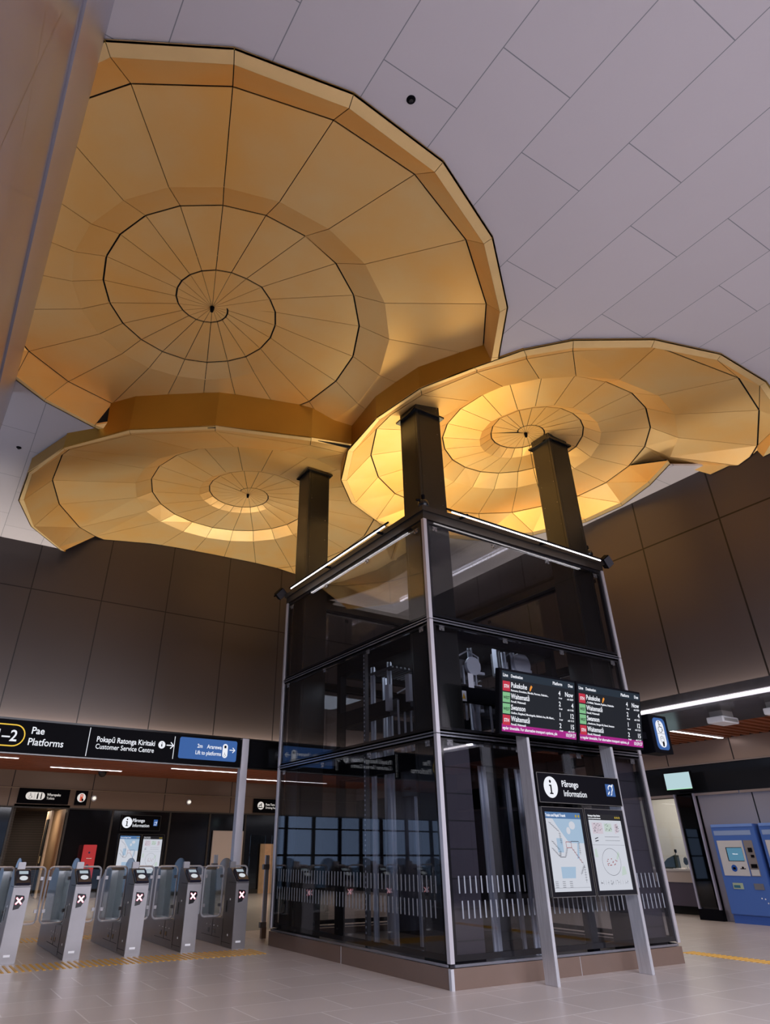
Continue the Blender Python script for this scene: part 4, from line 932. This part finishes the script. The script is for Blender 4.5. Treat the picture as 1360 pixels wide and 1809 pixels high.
# glass fence between the last gate and the lift shaft
def fence_post(x, y, label):
    r = thing('fence_post', label, 'fence post', (x, y, 0))
    MB().box(-.035, .035, -.02, .02, 0, 1.22).build('blade', M_steel, r); MB().box(-.045, .045, -.03, .03, 0, .16).build('foot', M_bronze, r); 
    mb = MB(); mb.box(-.075, .04, -.03, .03, .15, .23); mb.box(-.075, .04, -.03, .03, 1.0, 1.08); mb.build('clamp', M_steelb, r)
fence_post(.33, 5.42, 'dark steel fence post standing just left of the lift shaft'); fence_post(-.06, 6.9, 'steel fence post behind the last ticket gate')
tag(MB().box(-.02, .27, 5.41, 5.425, .12, 1.53).build('glass_fence_panel', M_clear, None), 'clear glass fence panel left of the steel post by the lift shaft', 'glass panel')
tag(MB().box(.40, 1.6, 5.41, 5.425, .12, 1.53).build('glass_fence_panel', M_clear, None), 'clear glass fence panel behind the left edge of the lift shaft', 'glass panel')
# tactile paving strips
def tactile(x0, x1, y0, y1, along, label, n):
    mb = MB()
    if along == 'y':
        for k in range(n):
            x = x0 + (x1 - x0) * (k + .5) / n; w = (x1 - x0) / n * .25; a = .25 * (y1 - y0) * 0
            mb.add([(x - w, y0, 0), (x + w, y0, 0), (x + w * .6, y0 + .01, .007), (x - w * .6, y0 + .01, .007), (x - w, y1, 0), (x + w, y1, 0), (x + w * .6, y1 - .01, .007), (x - w * .6, y1 - .01, .007)],
                   [(0, 1, 2, 3), (4, 5, 6, 7), (0, 3, 7, 4), (1, 2, 6, 5), (2, 3, 7, 6)])
    else:
        for k in range(n):
            y = y0 + (y1 - y0) * (k + .5) / n; w = (y1 - y0) / n * .25; mb.box(x0, x1, y - w, y + w, 0, .006)
    tag(mb.build('tactile_strip', M_yellow), label, 'tactile paving', 'yellow tactile strips')
tactile(-7.0, -.42, 3.62, 4.22, 'y', 'yellow ribbed tactile strip on the floor in front of the ticket gates', 84)
tactile(-7.0, -1.5, 6.75, 7.35, 'y', 'yellow ribbed tactile strip on the floor behind the ticket gates', 70)
tactile(4.86, 5.16, -6, .70, 'x', 'yellow tactile strip on the floor right of the lift shaft', 84)
# ceiling sprinklers
for loc, lb in (((-3.003, -3.952, ZC), 'small black sprinkler rose in the grey ceiling above the big spiral'), ((-5.40, 4.95, ZC), 'small black sprinkler rose in the ceiling at the far left')):
    r = thing('ceiling_sprinkler', lb, 'sprinkler', loc); MB().lathe([(0, -.012), (.036, -.012), (.046, -.004), (.046, 0)], (0, 0, 0)).build('rose', M_black, r); MB().lathe([(0, -.03), (.022, -.028), (.022, -.012)], (0, 0, 0)).build('nozzle', M_blackg, r)
# ------------------------------------------------------------------ things on the far left recess wall
def wall_sign(name, x0, x1, z0, z1, label, cat='sign', y=YR - .09):
    r = thing(name, label, cat, (x0, y, z0)); MB().box(0, x1 - x0, .004, .08, 0, z1 - z0).build('housing', M_black, r); return r
M_dim = lit('sign_white_small', (.80, .74, .70), .75)
r = wall_sign('toilets_sign', -2.46, -.90, 2.62, 3.06, 'black toilets sign with white pictogram capsule above the toilets doorway')
P = rrect(.22, .80, .11, .33, .11); MB().add([(a, 0, b) for a, b in P], [tuple(range(len(P)))]).build('symbol_capsule', M_dim, r)
mb = MB(); wheelchair(mb, .36, .18, .12, -.003); line(mb, (.485, .13), (.485, .31), .006, -.003)
for cx in (.58, .69): disc(mb, cx, .30, .018, -.003, 10); line(mb, (cx, .28), (cx, .13), .045 if cx < .6 else .035, -.003)
mb.build('symbols', M_black, r)
text('lettering', 'Wharepaku', .105, (.86, -.003, .235), r, M_dim, '-y', 'LEFT', .002, .85); text('lettering', 'Toilets', .105, (.86, -.003, .13), r, M_dim, '-y', 'LEFT', .0005, .85)
r = wall_sign('help_point_sign', -.70, -.32, 2.62, 3.05, 'small square black sign with round red and white help point symbol')
disc(MB(), .19, .22, .135, 0).build('symbol_disc', M_dim, r); MB().box(.145, .235, -.003, 0, .12, .32).build('help_unit_symbol', lit('help_red', (.75, .12, .06), .7), r)
mb = MB(); disc(mb, .19, .275, .022, -.005, 12); mb.build('button_symbol', M_dim, r); MB().add([(.19, -.005, .20), (.25, -.005, .19), (.27, -.005, .13), (.22, -.005, .10)], [(0, 1, 2, 3)]).build('hand_symbol', M_black, r)
r = wall_sign('drinking_fountain_sign', 5.78, 7.2, 2.58, 3.05, 'black drinking fountain sign partly hidden behind the lift shaft')
disc(MB(), .28, .235, .135, 0).build('symbol_disc', M_dim, r); mb = MB(); ring(mb, .26, .20, .04, .07, 0, 180, -.003); disc(mb, .30, .29, .025, -.003, 10); line(mb, (.17, .17), (.36, .17), .03, -.003); mb.build('symbols', M_black, r)
text('lettering', 'Puna Toru', .105, (.48, -.003, .245), r, M_dim, '-y', 'LEFT', .002, .85); text('lettering', 'Drinking Fountain', .095, (.48, -.003, .14), r, M_dim, '-y', 'LEFT', .0005, .85)
info_sign(.93, 2.28, 1.90, 2.37, YR - .10, 'small black information sign on the far wall above two maps', 1, .06)
map_case(.92, 1.69, .60, 1.80, YR - .10, 'network', 'left map case on the far recess wall, blue network map')
map_case(1.71, 2.48, .60, 1.80, YR - .10, 'plan', 'right map case on the far recess wall, white area plan')
r = thing('help_pillar', 'bright red help point pillar seen behind the ticket gates', 'help point', (-.19, YR - .45, 0))
MB().box(0, .38, 0, .20, 0, 1.47).build('pillar', lit('pillar_red', (.62, .045, .05), .55), r, .01); mb = MB(); disc(mb, .17, 1.25, .03, -.002, 12); mb.add([(.13, -.002, .82), (.21, -.002, .82), (.21, -.002, .92), (.13, -.002, .92)], [(0, 1, 2, 3)]); mb.build('speaker_and_badge', mat('badge_navy', (.02, .03, .12), .4), r)
MB().box(.11, .27, -.003, 0, 1.08, 1.10).build('push_label', M_white, r)
tag(MB().box(4.25, 5.42, YR - .12, YR - .06, 0, 1.95).build('pale_board', mat('pale_beige', (.50, .42, .38), .6)), 'plain pale beige board standing against the far wall left of the lift shaft', 'board')
tag(MB().box(6.15, 6.9, YR - .12, YR - .06, 0, 1.55).build('timber_panel', mat('timber_panel', (.55, .33, .18), .5, noise=.1)), 'timber panel on the far wall, seen beside the lift shaft edge', 'timber panel')
for x, lb in ((-.09, 'small lit wall lamp right of the help point sign'), (3.24, 'small lit wall lamp above the far black glazing'), (9.6, 'small lit wall lamp seen through the lift shaft')):
    r = thing('wall_lamp', lb, 'wall lamp', (x, YR - .05, 2.84)); MB().lathe([(0, -.12), (.035, -.11), (.05, -.06), (.05, 0)], (0, 0, 0), 1, 16).build('bulb', lit('lamp_ball', (1, .9, .78), 0.9), r); MB().lathe([(.0, .0), (.09, 0), (.09, .03), (0, .03)], (0, 0, 0), 1, 16).build('base', M_steel, r)
SL = [(-4.6, -3.05, 15.1), (-1.92, .31, 16.9), (1.41, 3.65, 15.2), (4.77, 7.0, 17.0), (7.6, 9.8, 15.2), (-8, -5.8, 16.9)]
sl = ['left edge of the photo', 'above the toilets sign', 'above the far info sign', 'just left of the lift shaft', 'seen through the lift shaft', 'beyond the left photo edge']
for (a, b, y), w in zip(SL, sl):
    r = thing('soffit_light', 'slim linear light in the timber ceiling, ' + w, 'linear light', (a, y, 3.575), group='slim linear lights in the timber ceiling')
    MB().box(0, b - a, -.05, .05, -.01, .04).build('housing', M_white, r); MB().box(.02, b - a - .02, -.035, .035, -.016, -.01).build('diffuser', M_led, r)
r = thing('dome_camera', 'small dome camera under the timber ceiling below the overhead sign', 'camera', (-.15, 17.6, 3.58)); MB().lathe([(0, -.16), (.08, -.14), (.13, -.06), (.14, 0)], (0, 0, 0)).build('dome', M_blackg, r, smooth=True)
MB().lathe([(.0, 0), (.19, 0), (.19, .03), (0, .03)], (0, 0, 0)).build('mount', M_black, r)
# ------------------------------------------------------------------ right side
r = thing('bulkhead_light', 'long bright linear light along the grey bulkhead on the right', 'linear light', (5.735, -11, 3.50))
MB().box(-.012, .012, 0, 19.5, .0, .038).build('diffuser', M_led, r); MB().box(.012, .02, 0, 19.5, -.02, .062).build('channel', M_alu, r)
r = thing('soffit_light', 'linear light in the slatted timber ceiling above the ticket machines', 'linear light', (7.85, 2.30, 3.60), group=None)
MB().box(0, 2.4, -.04, .04, -.02, .03).build('housing', M_white, r); MB().box(.02, 2.38, -.03, .03, -.026, -.02).build('diffuser', M_led, r)
for x, y, lb in ((6.45, .02, 'white box fitting under the right bulkhead, left one'), (6.45, -.98, 'white box fitting under the right bulkhead at the photo edge')):
    r = thing('sensor_box', lb, 'ceiling device', (x, y, 3.44))
    MB().box(-.16, .16, -.12, .12, -.10, 0).build('mount', mat('mount_grey', (.35, .34, .33), .5), r); MB().box(-.24, .24, -.15, .15, -.20, -.10).build('housing', M_white, r, .01); MB().box(-.2, .2, -.155, -.15, -.18, -.13).build('grille', mat('mount_grey', (0, 0, 0)), r)
def ticket_machine(y1, label):
    x = 10.15; y0 = y1 - 1.0; r = thing('ticket_machine', label, 'ticket machine', (x, y1, 0), (0, 0, -PI / 2), group='blue ticket machines')
    w = .98
    MB().box(0, w, .05, .24, 0, .16).build('base', mat('blue_base', (.03, .09, .36), .35), r); MB().box(0, w, 0, .24, .16, 1.83).build('body', M_blue, r, .008)
    MB().box(.02, w - .02, -.012, 0, 1.78, 1.835).build('top_edge', mat('blue_edge', (.14, .25, .60), .3), r)
    MB().box(.05, w - .1, -.004, 0, 1.62, 1.71).build('header_strip', mat('header_blue', (.22, .30, .50), .25), r)
    p = MB().box(.07, .64, -.012, 0, .86, 1.52).build('user_panel', mat('panel_grey', (.50, .50, .52), .45), r, .003)
    MB().box(.24, .60, -.016, -.012, 1.13, 1.39).build('screen_bezel', M_black, p); MB().box(.26, .60, -.019, -.016, 1.14, 1.38).build('screen', lit('machine_screen', (.09, .24, .36), .75), p)
    text('lettering', 'Welcome', .030, (.43, -.021, 1.255), p, M_wtext, '-y', 'CENTER', .001)
    mb = MB(); disc(mb, .33, 1.00, .065, -.015); mb.build('card_reader', mat('reader_blue', (.01, .07, .35), .2), p); MB().box(.30, .36, -.019, -.016, .975, 1.02).build('card_symbol', M_black, p)
    mb = MB(); mb.box(.46, .58, -.015, -.012, .985, 1.0); mb.box(.50, .54, -.015, -.012, 1.0, 1.03); mb.build('slot', M_black, p)
    q = MB().box(.67, .86, -.010, 0, .86, 1.52).build('payment_panel', mat('payment_brown', (.26, .22, .20), .35, .4), r)
    mb = MB(); mb.box(.74, .82, -.03, -.01, 1.30, 1.38); mb.box(.77, .83, -.03, -.01, 1.20, 1.25); mb.box(.72, .84, -.03, -.01, 1.01, 1.08); mb.build('reader_units', M_black, q)
    MB().box(.68, .85, -.014, -.01, .87, .98).build('contactless_label', MATS['panel_grey'], q)
    MB().box(.20, .42, -.014, 0, .62, .73).build('ticket_tray', mat('tray', (.35, .42, .30), .3), r); MB().box(.22, .36, -.016, -.014, .64, .69).build('tray_opening', mat('tray_teal', (.02, .12, .20), .3), r)
    MB().box(.66, .86, -.014, 0, .62, .73).build('coin_slot', M_steelb, r)
    mb = MB()
    for a, b in ((.75, .47), (.82, .46), (.86, .39)): disc(mb, a, b, .014, -.003, 8)
    mb.build('keyholes', M_white, r)
    return r
ticket_machine(3.07, 'blue ticket machine, the whole one left of the photo edge'); ticket_machine(1.99, 'blue ticket machine cut by the right edge of the photo')
# glazed corner pier
r = thing('glazed_pier', 'dark slim pier with a glass face and steel edges between ticket office and machines', 'pier', (10.30, 3.90, 0))
MB().box(-.02, .6, -.54, .02, 0, .205).build('pier_base', M_black, r); MB().box(.05, .6, -.50, -.02, .205, 2.50).build('core', M_blackg, r)
MB().box(.0, .02, -.44, -.06, .24, 2.46).build('glass_face', M_smoke, r); mb = MB(); mb.box(-.01, .05, -.52, -.48, .205, 2.5); mb.box(-.01, .05, -.03, .01, .205, 2.5); mb.build('edge_trim', mat('edge_lilac', (.40, .37, .44), .3, .6), r)
r = thing('ceiling_screen', 'pale glowing screen hung on the black band above the pier', 'screen', (10.12, 3.92, 2.57))
MB().box(0, .06, -.70, .03, -.02, .40).build('housing', M_black, r, .004); MB().box(-.004, 0, -.665, 0, .02, .375).build('screen', lit('pale_screen', (.42, .58, .62), .95), r); MB().box(-.006, -.004, -.665, 0, .02, .035).build('green_edge', lit('screen_green', (.4, .8, .5), .9), r); MB().box(.06, .27, -.4, -.3, .12, .24).build('bracket', M_black, r)
# ticket office counter and what stands on it
r = thing('office_counter', 'pale counter front with dark lower panel under the ticket office window', 'counter', (11.3, 3.95, 0))
MB().box(0, .10, 0, 3.3, .66, .90).build('counter_front', mat('counter_pale', (.50, .42, .38), .45), r); MB().box(-.03, .75, 0, 3.3, .90, .94).build('counter_top', mat('counter_top', (.56, .53, .52), .35), r)
MB().box(.03, .10, 0, 3.3, .17, .66).build('lower_panel', mat('counter_plum', (.075, .055, .085), .35), r); MB().box(.10, .2, 0, 3.3, 0, .17).build('toe_kick', M_matt, r)
tag(MB().box(11.22, 11.24, 3.98, 7.0, .98, 2.50).build('office_window_glass', M_clear), 'clear glass of the ticket office window above the counter', 'window glass')
mb = MB(); mb.box(11.15, 11.25, 3.94, 3.99, .1, 2.5); mb.box(11.15, 11.25, 7.0, 7.06, .1, 2.5); mb.box(11.15, 11.25, 3.94, 7.06, 2.48, 2.54); struct(mb.build('window_3', M_trimc))
MB().box(10.4, 11.25, 3.925, 3.945, 0, 2.5).build('wall_reveal', M_blackg)['kind'] = 'structure'
r = thing('desk_microphone', 'black desk microphone with foam head on the ticket office counter', 'microphone', (11.5, 4.78, .94)); MB().lathe([(0, 0), (.05, 0), (.05, .015), (0, .02)], (0, 0, 0)).build('base', M_steel, r); MB().tube([(0, 0, .01), (0, .01, .10)], .008).build('stem', M_steel, r); MB().lathe([(0, .08), (.04, .10), (.055, .15), (.04, .23), (0, .26)], (0, .01, 0), 2, 12).build('foam_head', M_matt, r, smooth=True)
r = thing('desk_phone_set', 'dark desk unit with a goose-neck microphone beside the shaft edge on the counter', 'desk unit', (11.55, 5.25, .94)); MB().prism([(-.2, 0), (.22, 0), (.18, .10), (.02, .22), (-.2, .30)], 0, -.1, .1).build('console', mat('console_dark', (.015, .03, .03), .4), r, .01); MB().tube([(0, -.1, .15), (0, -.16, .28), (0, -.20, .36)], .008).build('gooseneck', M_black, r); MB().lathe([(0, .34), (.03, .36), (.03, .42), (0, .43)], (0, -.2, 0), 2, 10).build('microphone_head', M_black, r)
tag(MB().box(11.45, 11.7, 5.0, 5.15, .94, .955).build('paper_sheet', M_white), 'small dark tray lying on the counter between the two microphones', 'tray')
finish_text()
